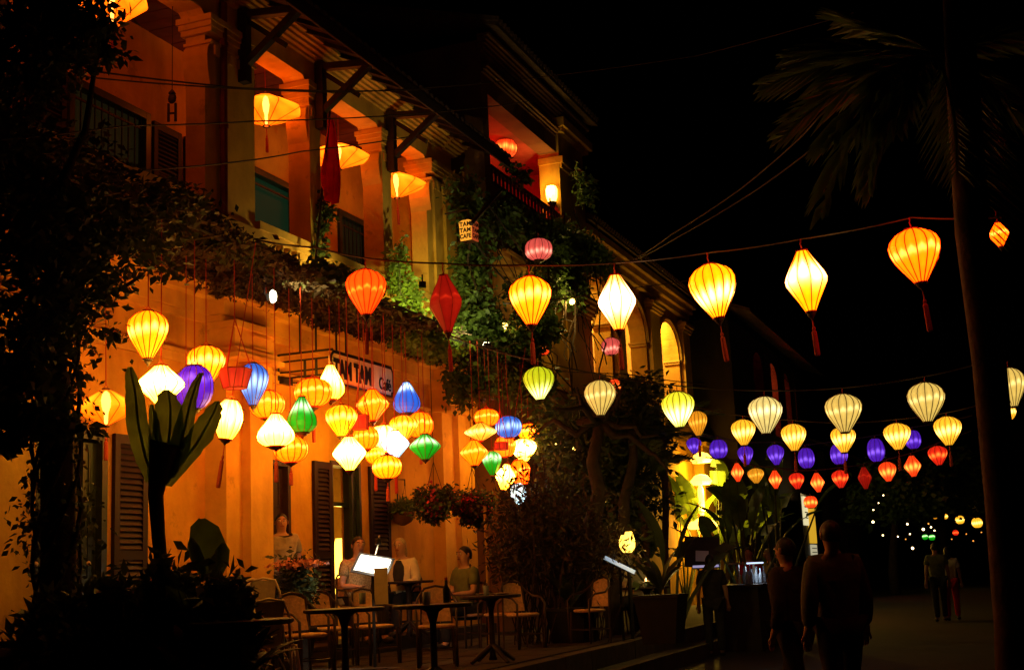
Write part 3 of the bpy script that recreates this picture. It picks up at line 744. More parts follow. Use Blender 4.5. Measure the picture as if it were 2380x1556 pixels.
# --- first line of big lanterns over the street
GA = 'large lanterns on the first line over the street'
row1 = []
for x, yt, yb, w, shp, sk, lab, rb, ts, tl in (
  (850, 628, 730, 92, 'balloon', 'deep', 'deep orange balloon shaped lantern in front of the loggia railing', 15, 0, 0),
  (1036, 642, 768, 76, 'diamond', 'darkred', 'dim dark red diamond shaped lantern beside the lit creeper', 8, 0, 0),
  (1233, 645, 753, 94, 'balloon', 'amber', 'amber balloon shaped lantern in front of the creeper covered wall', 15, 0, 0),
  (1434, 640, 765, 84, 'diamond', 'whitehot', 'glaring white diamond shaped lantern left of the round arches', 10, 0, .02),
  (1659, 615, 736, 108, 'balloon', 'yellowhot', 'bright yellow balloon shaped lantern with a long red tassel against the black sky', 15, 100, .10),
  (1874, 583, 722, 92, 'diamond', 'yellowhot_mid', 'yellow diamond shaped lantern with a white hot middle and long tassel', 10, 100, .03),
  (2129, 533, 655, 116, 'balloon', 'orange', 'large orange balloon lantern highest at the right with a long tassel', 15, 112, .04)):
    d = 13.2-(x-850)/1280*2.8
    r_, top = lantern(x, yt, yb, w, shp, sk, lab, d=d, group=GA, ribs=rb, tassel=ts or 90, hook=30, tilt=-tl, cap='red')
    row1.append(top)
lantern(2322, 518, 572, 44, 'diamond', 'orange', 'sliver of an orange lantern showing past the palm trunk', d=13.5, group=GA, ribs=10, hook=30)

def cable(pts, label, r=.009, sag=.0, m='wire', name='cable', group='cables strung over the street', sub=6):
    P = []
    for i in range(len(pts)-1):
        a = Vector(pts[i]); b = Vector(pts[i+1])
        for k in range(sub):
            u = k/sub; q = a.lerp(b, u); q.z -= sag*4*u*(1-u)*(b-a).length*.05; P.append(q)
    P.append(Vector(pts[-1]))
    return tag(MB().tube(P, r, 5).build(name, M[m]), label, 'cable', group)
cable([A(592, 556, 14.5), A(735, 575, 13.6)]+row1+[A(2330, 505, 9.9)], 'cable carrying the large lanterns from the loggia to the palm', .010, .25)

# --- second line: pale lanterns
GB = 'pale lanterns on the second line'
row2 = []
for x, yt, yb, w, sk, lab in (
  (1253, 853, 928, 70, 'lime', 'lime green balloon lantern with a white hot lower tip'),
  (1395, 886, 963, 72, 'cream', 'cream balloon lantern just in front of a small red one'),
  (1577, 913, 990, 75, 'limeyellow', 'glaring yellow green balloon lantern above the lit garden wall'),
  (1779, 924, 1005, 77, 'creampale', 'pale cream balloon lantern under the red arches'),
  (1961, 917, 1003, 80, 'cream', 'dull cream balloon lantern hiding the top of a small yellow one'),
  (2153, 891, 978, 83, 'cream', 'cream balloon lantern hanging highest on its line near the palm'),
  (2350, 856, 943, 64, 'cream', 'cream balloon lantern past the palm trunk at the right edge')):
    r_, top = lantern(x, yt, yb, w, 'balloon', sk, lab, d=16.2-(x-1253)/1100*1.6, group=GB, hook=16, cap='dark', fin=False); row2.append(top)
lantern(2343, 940, 974, 34, 'barrel', 'yellowsmall', 'small yellow lantern half hidden below the cream one at the right edge', d=18, group=GB, hook=8, cap='dark', fin=False)
cable([A(1040, 776, 17.3), A(1150, 815, 16.8)]+row2[:6]+[A(2262, 848, 14.9), row2[6]], 'cable carrying the pale second line of lanterns', .009, .3)

GC = 'small yellow lanterns on the third line'
row3 = []
for x, yt, yb, w, sk, lab in (
  (1622, 956, 1011, 44, 'dullamber', 'dull amber lantern behind the glaring yellow green one'),
  (1728, 976, 1033, 54, 'yellowsmall', 'small yellow lantern directly above a purple and a red one'),
  (1845, 986, 1046, 55, 'yellowsmall', 'small yellow lantern between two purple lanterns right of the red arches'),
  (1960, 992, 1050, 55, 'yellowsmall', 'small yellow lantern tucked under the dull cream one'),
  (2086, 984, 1044, 59, 'yellowsmall', 'small yellow lantern partly covering a purple lantern'),
  (2203, 969, 1033, 59, 'yellowsmall', 'small yellow lantern at the right end of its line above the big red one')):
    r_, top = lantern(x, yt, yb, w, 'balloon', sk, lab, d=19.6-(x-1600)/600*1.0, group=GC, hook=10, cap='dark', fin=False, tassel=46); row3.append(top)
cable([A(1570, 935, 20)]+row3+[A(2268, 942, 18.4)], 'cable carrying the small yellow lanterns', .010, .3)
GD = 'purple lanterns on the fourth line'
row4 = []
for x, yt, yb, w, lab in (
  (1613, 1017, 1053, 34, 'purple lantern nearest the lit garden wall'),
  (1670, 1022, 1064, 40, 'purple lantern over the tall green banana fans'),
  (1733, 1036, 1079, 36, 'purple lantern below the first yellow lantern and above a red one'),
  (1803, 1034, 1079, 38, 'purple lantern directly under the pale cream lantern'),
  (1874, 1042, 1086, 37, 'lowest purple lantern with a small bright spot'),
  (1950, 1032, 1077, 38, 'purple lantern half hidden by a yellow lantern'),
  (2036, 1020, 1071, 40, 'largest purple lantern between two yellow ones'),
  (2122, 1001, 1041, 36, 'purple lantern at the right end of its line')):
    r_, top = lantern(x, yt, yb, w, 'balloon' if x % 2 else 'round', 'purple', lab, d=21.4-(x-1600)/600*1.0, group=GD, ribs=10, hook=8, cap='dark', fin=False); row4.append(top)
cable([A(1560, 1005, 22)]+row4+[A(2260, 965, 20.2)], 'cable carrying the purple lanterns', .011, .3)
GE = 'red lanterns on the farthest line'
row5 = []
for x, yt, yb, w, shp, sk, lab in (
  (1714, 1076, 1118, 29, 'diamond', 'redorange', 'red diamond lantern at the left end of the farthest line'),
  (1757, 1088, 1122, 36, 'balloon', 'dullamber', 'orange yellow lantern among the red ones'),
  (1802, 1093, 1134, 30, 'diamond', 'redorange', 'orange red diamond lantern under a purple lantern'),
  (1852, 1099, 1135, 36, 'balloon', 'red', 'wide red balloon lantern with a brighter lower half'),
  (1900, 1099, 1142, 31, 'diamond', 'redorange', 'red diamond lantern lowest on the farthest line'),
  (1953, 1093, 1132, 37, 'balloon', 'red', 'red balloon lantern under the half hidden purple one'),
  (2010, 1085, 1135, 31, 'diamond', 'darkred', 'almost unlit dark red diamond lantern'),
  (2063, 1074, 1117, 38, 'balloon', 'redorange', 'orange red balloon lantern under the largest purple one'),
  (2121, 1059, 1106, 37, 'diamond', 'redorange', 'red diamond lantern with a dark seam near the right end'),
  (2180, 1037, 1079, 43, 'balloon', 'red', 'large red balloon lantern at the right end of the farthest line')):
    r_, top = lantern(x, yt, yb, w, shp, sk, lab, d=22.6-(x-1700)/480*1.0, group=GE, ribs=10, hook=7, cap='dark', fin=False); row5.append(top)
cable([A(1640, 1062, 23)]+row5+[A(2258, 1000, 21.3)], 'cable carrying the farthest red lanterns', .012, .3)
lantern(1884, 1153, 1179, 31, 'round', 'redorange', 'single orange red lantern over the lit shop door', d=40, ribs=10, hook=6, cap='dark', fin=False)

# --- cluster hanging from the trellis in front of the cafe
GF = 'lanterns hanging from the trellis in front of the cafe'
TRZ = 5.0
CL = (
  (344, 724, 832, 91, 'balloon', 'amber', 1.45, 'amber balloon lantern hanging highest at the left end of the cluster', 0),
  (374, 852, 936, 104, 'diamond', 'white', 1.5, 'wide white glaring diamond lantern behind the cut banana stalks', 0),
  (452, 852, 948, 82, 'round', 'violetbig', 1.35, 'violet lantern behind a banana stalk', 0),
  (479, 806, 892, 84, 'balloon', 'amber', 1.1, 'amber balloon lantern just above the violet one', 0),
  (588, 846, 940, 68, 'balloon', 'blue', 1.25, 'sky blue ribbed balloon lantern overlapping the red boat lantern', 0),
  (432, 962, 1002, 34, 'pear', 'yellowhot', 1.0, 'small yellow lantern peeking out behind the banana stalks', 0),
  (524, 930, 1018, 61, 'barrel', 'white_yellow', 1.55, 'tilted yellow white barrel lantern beside the banana stalk', 110),
  (621, 910, 970, 77, 'round', 'orange', 1.0, 'round orange lantern right below the blue one', 0),
  (728, 881, 944, 86, 'round', 'orange', 1.1, 'wide round orange lantern left of the pear shaped white one', 80),
  (768, 850, 926, 62, 'pear', 'white_yellow', 1.0, 'white yellow pear shaped lantern hanging before the name board', 0),
  (702, 924, 1003, 69, 'pear', 'green', 1.35, 'green pear shaped lantern with a bright upper half', 0),
  (641, 964, 1034, 82, 'pear', 'white', 1.5, 'glaring white pear shaped lantern below the green one', 80),
  (676, 1016, 1072, 79, 'round', 'orange', 1.2, 'round orange lantern lowest at the left of the big cluster', 50),
  (793, 942, 1013, 71, 'balloon', 'amber', 1.35, 'amber balloon lantern above the glaring white diamond', 0),
  (866, 906, 976, 74, 'diamond', 'orange', 1.15, 'orange diamond lantern just below the name board', 0),
  (945, 889, 958, 60, 'pear', 'bluetop', 1.2, 'blue pear shaped lantern right of the name board', 0),
  (938, 966, 1022, 63, 'balloon', 'amber', 1.3, 'amber balloon lantern touching a round orange one under the blue pear', 0),
  (976, 960, 1014, 61, 'round', 'orange', 1.05, 'round orange lantern right above the green diamond', 60),
  (850, 992, 1042, 60, 'round', 'orange', 1.2, 'round orange lantern behind the red box lantern', 0),
  (893, 990, 1050, 82, 'balloon', 'white', 1.05, 'glaring white balloon lantern in the middle of the cluster', 0),
  (919, 1002, 1062, 62, 'diamond', 'paleblue', 1.3, 'pale icy blue diamond lantern beside the white balloon', 80),
  (812, 1017, 1090, 75, 'diamond', 'white', 1.5, 'glaring white diamond lantern lowest at the front of the cluster', 0),
  (900, 1060, 1110, 68, 'round', 'amber', 1.5, 'round amber lantern lowest on the right of the white diamond', 50),
  (872, 1040, 1076, 42, 'round', 'amber', 1.0, 'small amber lantern squeezed behind the lowest round one', 60),
  (988, 1010, 1066, 70, 'diamond', 'green', 1.35, 'green diamond lantern at the right end of the big cluster', 0),
)
for x, yt, yb, w, shp, sk, t, lab, ts in CL:
    lantern(x, yt, yb, w, shp, sk, lab, t=t, group=GF, ribs=15 if shp in ('balloon', 'round') else 12, tassel=ts, cordz=TRZ, cap='dark' if sk in ('blue', 'bluetop', 'violetbig', 'green', 'amber') else 'red', tilt=.16 if sk == 'white_yellow' and shp == 'barrel' else 0)
GG = 'lanterns in the small cluster past the cafe corner'
for x, yt, yb, w, shp, sk, t, lab, ts in (
  (1131, 952, 988, 58, 'round', 'orange', 1.3, 'round orange lantern topmost of the small cluster', 0),
  (1117, 983, 1023, 74, 'saucer', 'yellowsmall', 1.5, 'flat yellow white saucer lantern in the small cluster', 0),
  (1182, 968, 1016, 58, 'round', 'blue', 1.4, 'round blue lantern of the small cluster', 0),
  (1229, 986, 1021, 48, 'round', 'amber', 1.2, 'round amber lantern at the right edge of the small cluster', 0),
  (1102, 1024, 1080, 62, 'diamond', 'orange', 1.4, 'orange diamond lantern at the left edge of the small cluster', 0),
  (1173, 1016, 1060, 50, 'round', 'orange', 1.2, 'round orange lantern behind the small red box', 0),
  (1217, 1021, 1070, 60, 'balloon', 'white', 1.3, 'glaring white lantern at the right of the small cluster', 0),
  (1144, 1049, 1103, 46, 'balloon', 'green', 1.5, 'green balloon lantern of the small cluster', 0),
  (1213, 1070, 1124, 46, 'barrel', 'orange', 1.4, 'orange barrel lantern lowest right of the small cluster', 0),
  (1169, 1079, 1136, 46, 'diamond', 'white_yellow', 1.6, 'yellow white diamond lantern lowest of the small cluster', 0)):
    lantern(x, yt, yb, w, shp, sk, lab, t=t, group=GG, ribs=10, tassel=ts, cordz=TRZ, cap='red', fin=shp in ('diamond', 'balloon'), tilt=-.12 if shp == 'barrel' else (.2 if sk == 'white_yellow' else 0))
# boat and box shaped red lanterns
def box_lantern(x, y, w, h, t, label, flare):
    c = T(x, y, t); d = (c-Vector(CAMP)).dot(Vector(CF)); W_ = w*d/FPX; H = h*d/FPX
    root = thing('box_lantern', label, 'lantern', c-Vector((0, 0, H/2)), .35, GF)
    n = 6; top = []; bot = []
    for k in range(n):
        a = 2*PI*k/n+.3; top.append((W_*.5*math.cos(a), W_*.5*math.sin(a), H)); bot.append((W_*.5*flare*math.cos(a), W_*.5*flare*math.sin(a), 0))
    mb = MB(); mb.add(top+bot, [(k, n+k, n+(k+1) % n, (k+1) % n) for k in range(n)]+[tuple(range(n, 2*n))])
    mb.build('shade', SILK['redcloth'], root)
    f = MB()
    for k in range(n):
        f.tube([top[k], bot[k]], .008, 4); f.tube([bot[k], bot[(k+1) % n]], .008, 4); f.tube([top[k], top[(k+1) % n]], .008, 4)
    f.build('frame', M['redcord'], root)
    q = MB()
    for k in (0, 2, 4): q.tube([top[k], (0, 0, H+.55)], .006, 4)
    q.tube([(0, 0, H+.55), (0, 0, TRZ-root.location.z)], .006, 4); q.build('cord', M['redcord'], root)
box_lantern(546, 880, 78, 44, 1.35, 'dim red boat shaped lantern on three red cords', .68)
box_lantern(838, 981, 40, 32, 1.45, 'dim red box lantern among the glowing ones', .9)
box_lantern(1165, 1036, 34, 16, 1.45, 'dim red box lantern in front of a round orange one', .95)

# --- big loggia lanterns
GH = 'large orange silk lanterns in the loggia'
for x, yt, yb, w, t, lab in (
  (262, -60, 66, 166, -.42, 'large orange saucer lantern cut by the top of the picture'),
  (619, 220, 293, 158, -.42, 'large orange saucer lantern in the loggia left of the flag'),
  (786, 334, 393, 142, -.42, 'large orange saucer lantern behind the red flag'),
  (922, 401, 460, 136, -.42, 'large orange saucer lantern in the last loggia bay')):
    lantern(x, yt, yb, w, 'ufo', 'loggia', lab, t=t, group=GH, ribs=8, tassel=62, cordz=9.0, cap='dark', fin=False)
lantern(247, 906, 988, 142, 'ufo', 'loggia', 'large orange saucer lantern hanging before the left cafe door', t=.55, group=GH, ribs=8, tassel=76, cordz=4.95, cap='dark', fin=False)
# --- singles on the houses behind
lantern(1252, 556, 604, 64, 'round', 'pinkred', 'round pink red lantern over the creeper on the dark house', t=1.4, ribs=12, hook=16, cap='dark', fin=True)
lantern(1258, 790, 824, 46, 'round', 'redorange', 'orange red lantern wrapped in creeper leaves', t=.9, ribs=10, hook=10, cap='dark', fin=False)
lantern(1420, 786, 824, 44, 'round', 'pinkred', 'round pink lantern half covered by leaves near the arches', t=.8, ribs=10, hook=10, cap='dark', fin=False)
lantern(1428, 882, 911, 30, 'round', 'redorange', 'small red lantern peeking past the cream one', t=2.2, ribs=10, hook=8, cap='dark', fin=False)
lantern(1175, 324, 366, 52, 'round', 'redorange', 'orange red lantern inside the red balcony', t=-.5, ribs=12, hook=20, cap='dark', fin=False)
GI = 'tiny paper lanterns at the far end of the street'
for x, y, w, sk, lab in (
  (2172, 1200, 12, 'dullamber', 'tiny orange lantern at the left end of the far row'), (2196, 1199, 14, 'yellowsmall', 'tiny yellow lantern second in the far row'), (2231, 1207, 20, 'yellowsmall', 'tiny yellow lantern third in the far row'),
  (2271, 1214, 24, 'yellowsmall', 'largest tiny yellow lantern next to the palm trunk'), (2150, 1247, 13, 'green', 'left of two tiny green lanterns far down the street'), (2166, 1248, 14, 'green', 'right of two tiny green lanterns far down the street'),
  (2221, 1237, 13, 'red', 'tiny red lantern below the far yellow row')):
    lantern(x, y-w*.45, y+w*.45, w, 'round', sk, lab, d=58, ribs=8, group=GI, hook=4, cap='dark', fin=False)
cable([A(2150, 1190, 58), A(2196, 1190, 58), A(2231, 1197, 58), A(2300, 1203, 58)], 'cable carrying the far row of tiny yellow lanterns', .015, .2)

# ------------------------------------------------------------------ lamps that light the scene
def point(loc, c, e, r, parent, name='bulb_light'):
    l = bpy.data.lights.new(name, 'POINT'); l.color = c; l.energy = e; l.shadow_soft_size = r
    o = bpy.data.objects.new(name, l); COL.objects.link(o); o.parent = parent; o.location = loc; return o
GLOW_WARM = emis('warm_lamp_glass', (9, 6.2, 2.6)); GLOW_YEL = emis('yellow_lamp_glass', (7, 4.2, .7)); GLOW_WHITE = emis('white_lamp_glass', (8, 7, 4.5)); GLOW_COOL = emis('cool_lamp_glass', (.7, 1.0, 1.1))
def flood(p, aim, label, e=60, c=(1, .86, .5), ang=150):
    r = thing('floodlight', label, 'lamp', p)
    d = (Vector(aim)-Vector(p)).normalized()
    b = MB(); b.bar(-d*.07, -d*.005, .10, .08); b.build('housing', M['iron'], r)
    MB().bar(-d*.003, d*.012, .085, .065).build('glass', GLOW_WHITE if ang > 60 else M['glass'], r)
    MB().tube([-d*.06, -d*.06+Vector((0, 0, .14))], .012, 5).build('bracket', M['iron'], r)
    l = bpy.data.lights.new('flood_beam', 'SPOT'); l.energy = e; l.color = c; l.spot_size = math.radians(ang); l.spot_blend = .6; l.shadow_soft_size = .06
    o = bpy.data.objects.new('flood_beam', l); COL.objects.link(o); o.parent = r; o.location = d*.05
    o.rotation_euler = d.to_track_quat('-Z', 'Y').to_euler()
    return r
f1 = T(624, 690, 1.25)
r1 = flood(f1, f1+Vector((.36, .88, .30)), 'bright floodlight under the trellis shining along the leaves', 140, (1, .78, .32), 42)
MB().ball((.06, .0, 0), .045, .045, .08).build('bulb', GLOW_WHITE, r1)
f2 = Vector((.62, 15.86, 5.33))
flood(f2, f2+Vector((-.85, -.30, .12)), 'floodlight hidden in the creeper washing the loggia railing', 70, (1, .78, .26), 165)
f4 = Vector((.62, 18.25, 5.32))
r4 = flood(f4, f4+Vector((-.75, .25, .5)), 'floodlight at the foot of the third loggia column', 60, (1, .78, .22))
MB().ball((0, -.06, 0), .04, .04, .05).build('bulb', GLOW_YEL, r4)
f3 = Vector((1.40, 16.5, 5.55))
flood(f3, f3+Vector((-.38, .88, -.10)), 'small floodlight aimed into the bright green leaves by the cafe corner', 230, (1, .86, .22), 75)
f5 = T(1130, 800, 1.9)
flood(f5, f5+Vector((-.5, .4, .75)), 'floodlight shining up the creeper on the dark house', 120, (1, .85, .42), 100)

def sconce(p, label, e, c, glow, name='wall_lamp', s=1.0, axis=(1, 0, 0)):
    r = thing(name, label, 'lamp', p); a = Vector(axis)
    b = MB(); b.tube([-a*.14*s, -a*.05*s+Vector((0, 0, -.16*s)), Vector((0, 0, -.14*s)), Vector((0, 0, -.09*s))], .014*s, 5); b.lathe([(.02*s, -.11*s), (.06*s, -.08*s), (.065*s, -.06*s)], 8)
    b.build('bracket', M['iron'], r)
    MB().lathe([(.05*s, -.06*s), (.075*s, .02*s), (.08*s, .10*s), (.06*s, .15*s)], 10).build('shade', glow, r)
    point(tuple(a*.20+Vector((0, 0, .10*s))), c, e, .05, r)
    return r
sconce(Vector((X2-.12, 26.05, T(1287, 452, X2).z)), 'lit yellow wall lamp on the pillar of the red balcony', 20, (1, .72, .16), GLOW_YEL, s=1.7, axis=(0, -1, 0))
# added red bulb: strengthens the red glow of the balcony lantern
rb_ = thing('added_red_bulb', 'bare red bulb added to redden the dark house balcony', 'lamp', (-1.0, 25.3, 9.75))
MB().ball((0, 0, 0), .05).build('glass', emis('added_bulb_glass', (5, .15, .05)), rb_); MB().tube([(0, 0, .04), (0, 0, .87)], .012, 6).build('cord', M['iron'], rb_)
point((0, 0, -.12), (1, .012, .006), 50, .08, rb_)
# lamp in the arcade
ap = T(1477, 795, -.9)
al = thing('arcade_lamp', 'long bright tube lamp inside the arched loggia', 'lamp', ap)
MB().tube([(0, 0, -.30), (0, 0, .42)], .045, 8).build('tube', GLOW_WARM, al); MB().box(-.05, .05, -.05, .05, .42, .50).build('fitting', M['iron'], al)
point((.35, .5, .1), (1, .66, .20), 130, .12, al)
ac = thing('arcade_ceiling_lamp', 'round ceiling lamp in the right hand bay of the arched loggia', 'lamp', (-1.1, 36.3, 8.9))
MB().ball((0, 0, 0), .10, .10, .07).build('glass', GLOW_WARM, ac); point((0, 0, -.2), (1, .68, .2), 120, .1, ac)
ad_ = thing('arcade_far_lamp', 'lamp in the left bay of the arched loggia mostly behind leaves', 'lamp', (-1.0, 29.6, 8.7))
MB().ball((0, 0, 0), .10).build('glass', GLOW_WARM, ad_); MB().tube([(0, 0, .08), (0, 0, .3)], .02, 5).build('stem', M['iron'], ad_); point((0, 0, -.2), (1, .72, .25), 150, .1, ad_)
for (x, y, t, e, lb) in ((1173, 757, 1.0, 14, 'small yellow lamp glinting inside the creeper below the lower balcony'), (1330, 700, 1.15, 42, 'lamp hidden in the creeper that lights the ochre pillar below it')):
    p = T(x, y, t); r = thing('creeper_lamp', lb, 'lamp', p); MB().ball((0, 0, 0), .06).build('bulb', GLOW_YEL, r); MB().tube([(0, 0, .05), (0, 0, .2), (-.4, 0, .3)], .012, 4).build('arm', M['iron'], r); point((0, -.1, -.12), (1, .66, .16), e, .05, r)
# glow in the dark house loggia
dl = thing('red_arch_lamp', 'red lamp behind the three arches of the dark house', 'lamp', (-.2, 47.8, 8.6))
MB().ball((0, 0, 0), .1).build('glass', emis('red_arch_glass', (6, .6, .1)), dl); point((0, 0, -.2), (1, .13, .03), 420, .15, dl)
GLOW_GAR = emis('garden_lamp_glass', (6, 2.9, .28))
# garden lamps climbing the yellow wall
for i, (x, y, lab, s_, e) in enumerate(((1630, 1062, 'topmost garden lamp on the yellow wall', 1.2, 130), (1629, 1113, 'second garden lamp from the top on the yellow wall', 1.2, 120), (1630, 1162, 'slim third garden lamp down the yellow wall', 1.3, 120), (1632, 1215, 'lowest wide garden lamp on the yellow wall', 1.7, 160))):
    p = T(x, y, .52); r = thing('garden_lamp', lab, 'lamp', p, group='lamps on the garden wall')
    if i == 2: MB().lathe([(.04, -.45), (.09, -.3), (.09, .3), (.04, .45)], 8).build('shade', GLOW_GAR, r)
    else: MB().lathe([(.22*s_, -.16), (.28*s_, -.06), (.16*s_, .1), (.03, .15)], 10).build('shade', GLOW_GAR, r)
    MB().bar((0, 0, 0), (-.21, 0, .05), .03, .03).build('arm', M['iron'], r)
    point((.22, -.15, -.3), (1, .55, .06), e, .1, r)
p = A(1458, 1262, 18.9); r = thing('garden_lantern', 'two bright yellow panes of a lamp among the dark shrubs', 'lamp', p)
for dx in (-.16, .13):
    q = MB(); q.lathe([(.03, -.13), (.085, -.06), (.09, .04), (.05, .12+.05*(dx > 0))], 8, (0, dx*.75, 0)); q.build('pane', emis('garden_pane', (3.2, 1.7, .22)), r)
MB().tube([(0, 0, -.2), (0, 0, -p.z+TZ)], .03, 6).build('post', M['iron'], r); point((.35, -.1, 0), (1, .66, .15), 14, .1, r)
# table lamp inside door three
p = T(791, 1285, -.75); r = thing('floor_lamp', 'glowing tapered paper lamp standing inside the open middle door', 'lamp', (p.x, p.y, .65))
MB().lathe([(.10, .62), (.16, .72), (.16, .95), (.11, 1.25), (.07, 1.45)], 10).build('shade', emis('paper_lamp_shade', (5, 3.0, .3)), r)
MB().lathe([(.12, 0), (.12, .03), (.02, .06), (.02, .62)], 8).build('stand', M['wood'], r); point((0, .05, 1.65), (1, .55, .08), 26, .08, r)
MB_ = MB
# ceiling bulb in the cafe room, dim
r = thing('room_bulb', 'dim bulb hanging in the room behind the left cafe door', 'lamp', (-2.2, 11.0, 3.6))
MB().ball((0, 0, 0), .06).build('glass', GLOW_WARM, r); MB().tube([(0, 0, .05), (0, 0, .95)], .008, 4).build('cord', M['wire'], r); point((0, 0, -.15), (1, .72, .25), 6, .08, r)
r = thing('hall_bulb', 'dim bulb hanging in the hall behind the second cafe door', 'lamp', (-2.4, 14.6, 3.4))
MB().ball((0, 0, 0), .06).build('glass', GLOW_WARM, r); MB().tube([(0, 0, .05), (0, 0, 1.1)], .008, 4).build('cord', M['wire'], r); point((0, 0, -.15), (1, .72, .22), 7, .08, r)
GLOW_FAR = emis('far_bulb_glass', (1.6, .55, .08))
# fairy lights in the far tree
ORD = ('first', 'second', 'third', 'fourth', 'fifth', 'sixth', 'seventh', 'eighth', 'ninth', 'tenth', 'eleventh', 'twelfth')
for i, (x, y, s_) in enumerate(sorted(((2030, 1184, 3), (2029, 1212, 5.5), (2052, 1243, 3.5), (2109, 1217, 4), (2146, 1229, 5.5), (2121, 1273, 5.5), (2053, 1150, 3), (2115, 1240, 3), (2164, 1224, 3.5), (2172, 1232, 3), (2042, 1168, 2.5), (2087, 1246, 3)))):
    d = 45
    MBb = MB().ball((0, 0, 0), s_*d/FPX*.55, n=6, m=4).mesh('bulb', GLOW_WARM)
    o = link('fairy_bulb', MBb); o.location = A(x, y, d)
    tag(o, ORD[i]+' bare fairy bulb from the left in the dark far tree', 'bulb', 'fairy lights in the far tree')

for i, (x, y, s_) in enumerate(((1292, 1030, 5), (1312, 1036, 6), (1334, 1042, 9), (1352, 1050, 7), (1412, 1003, 5), (1436, 1112, 5), (1408, 1165, 5))):
    d = 21.2; o = link('garden_bulb', MB().ball((0, 0, 0), s_*d/FPX*.5, n=6, m=4).mesh('bulb', GLOW_YEL)); o.location = A(x, y, d)
    tag(o, ORD[i]+' small garden bulb from the left glinting in the dark bushy tree', 'bulb', 'garden bulbs in the bushy tree')
SL = ((2088, 1205, 3), (2105, 1252, 3), (2139, 1206, 3), (2158, 1216, 4), (2186, 1236, 3), (2194, 1258, 3.5), (2212, 1252, 3), (2246, 1240, 3), (2262, 1256, 3.5), (2281, 1236, 3))
for i, (x, y, s_) in enumerate(SL):
    d = 62; o = link('street_light_bulb', MB().ball((0, 0, 0), s_*d/FPX*.5, n=6, m=4).mesh('bulb', GLOW_FAR)); o.location = A(x, y, d)
    tag(o, ORD[i]+' dim orange street bulb from the left, low at the far end of the street', 'bulb', 'dim bulbs low at the far end of the street')
# name lantern: TAM TAM CAFE
def text_mesh(s, size, m, bold=.0, ext=.003, align='CENTER', space=1.0):
    cu = bpy.data.curves.new('txt', 'FONT'); cu.body = s; cu.size = size; cu.extrude = ext; cu.offset = bold; cu.align_x = align; cu.resolution_u = 3; cu.space_character = space
    o = bpy.data.objects.new('txt', cu); COL.objects.link(o); bpy.context.view_layer.update()
    me = bpy.data.meshes.new_from_object(o.evaluated_get(bpy.context.evaluated_depsgraph_get())); bpy.data.objects.remove(o); me.materials.clear(); me.materials.append(m); return me
p = T(1090, 538, 1.0)
d_ = (p-Vector(CAMP)).dot(Vector(CF)); u_ = d_/FPX
nl = thing('name_lamp', 'small lit yellow lamp box lettered TAM TAM CAFE beside the creeper', 'sign', p, math.radians(-6))
hw, hh = 17*u_, 24*u_
def panel(w0, w1, z0, z1):                       # trapezoid with a bowed top, facing -y
    pts = [(-w0, z0), (w0, z0), (w1, z1*.86), (w1*.55, z1), (0, z1*1.05), (-w1*.55, z1), (-w1, z1*.86)]
    m_ = len(pts); return MB().add([(x, 0, z) for x, z in pts]+[(x, .02, z) for x, z in pts], [tuple(range(m_)), tuple(reversed(range(m_, 2*m_)))]+[(i, m_+i, m_+(i+1) % m_, (i+1) % m_) for i in range(m_)])
pm = panel(hw*.82, hw, -hh, hh)
names = (('panel', emis('lamp_panel_yellow', (.80, .33, .03))), ('panel', emis('lamp_panel_red', (.28, .04, .01))), ('panel', M['wood']), ('panel', M['wood']))
for k, (nm, mm) in enumerate(names):
    o = link(nm, pm.mesh(nm, mm), None, nl); o.rotation_euler = (0, 0, k*PI/2); a = k*PI/2; o.location = (math.sin(a)*hw, -math.cos(a)*hw, 0)
    if k < 2:
        for j, s_ in enumerate(('TAM', 'TAM', 'CAFE')):
            tx = link('lettering', text_mesh(s_, hh*.60, M['letter'], .004, .002, space=1.1), None, o); tx.rotation_euler = (PI/2, 0, 0); tx.location = (0, -.004, hh*(.40-.60*j)); tx.scale = (.82 if j == 2 else .95, 1, 1)
MB().lathe([(hw*1.2, hh), (hw*.9, hh*1.2), (.03, hh*1.5)], 4).build('cap', M['iron'], nl)
MB().tube([(0, 0, hh*1.4), (0, 0, hh*2.2), (-.5, .1, hh*2.4)], .015, 5).build('arm', M['iron'], nl)

# hanging name board TAM TAM Cafe on an iron frame
SX = .85
a0 = T(762, 818, SX); b0 = T(909, 862, SX); zt = (a0.z+b0.z)/2+.02; zb_ = zt-.40; y0, y1 = a0.y+.05, b0.y
sg = thing('name_board', 'white hanging board with black brush lettering TAM TAM Café on an iron frame', 'sign', (SX, (y0+y1)/2, zb_), absolute=True)
pts = [(y0, zb_+.05), (y0+.05, zb_), (y1-.05, zb_), (y1-.05, zb_+.05), (y1, zb_+.05), (y1, zt-.06), (y1-.05, zt), (y0+.05, zt), (y0, zt-.05)]
m_ = len(pts)
MB().add([(SX-.02, y, z) for y, z in pts]+[(SX+.02, y, z) for y, z in pts], [tuple(reversed(range(m_))), tuple(range(m_, 2*m_))]+[(i, (i+1) % m_, m_+(i+1) % m_, m_+i) for i in range(m_)]).build('board', M['white_panel'], sg)
q = MB()
for i in range(m_): q.bar((SX+.022, *pts[i]), (SX+.022, *pts[(i+1) % m_]), .022, .022)
q.build('border', M['letter'], sg)
tx = link('lettering', text_mesh('TAM TAM', .33, M['letter'], .016, .006, 'LEFT', 1.02), None, sg); tx.rotation_euler = (PI/2, 0, PI/2); tx.location = (SX+.022, y0+.06, zb_+.09); tx.scale = (.72, 1, 1)
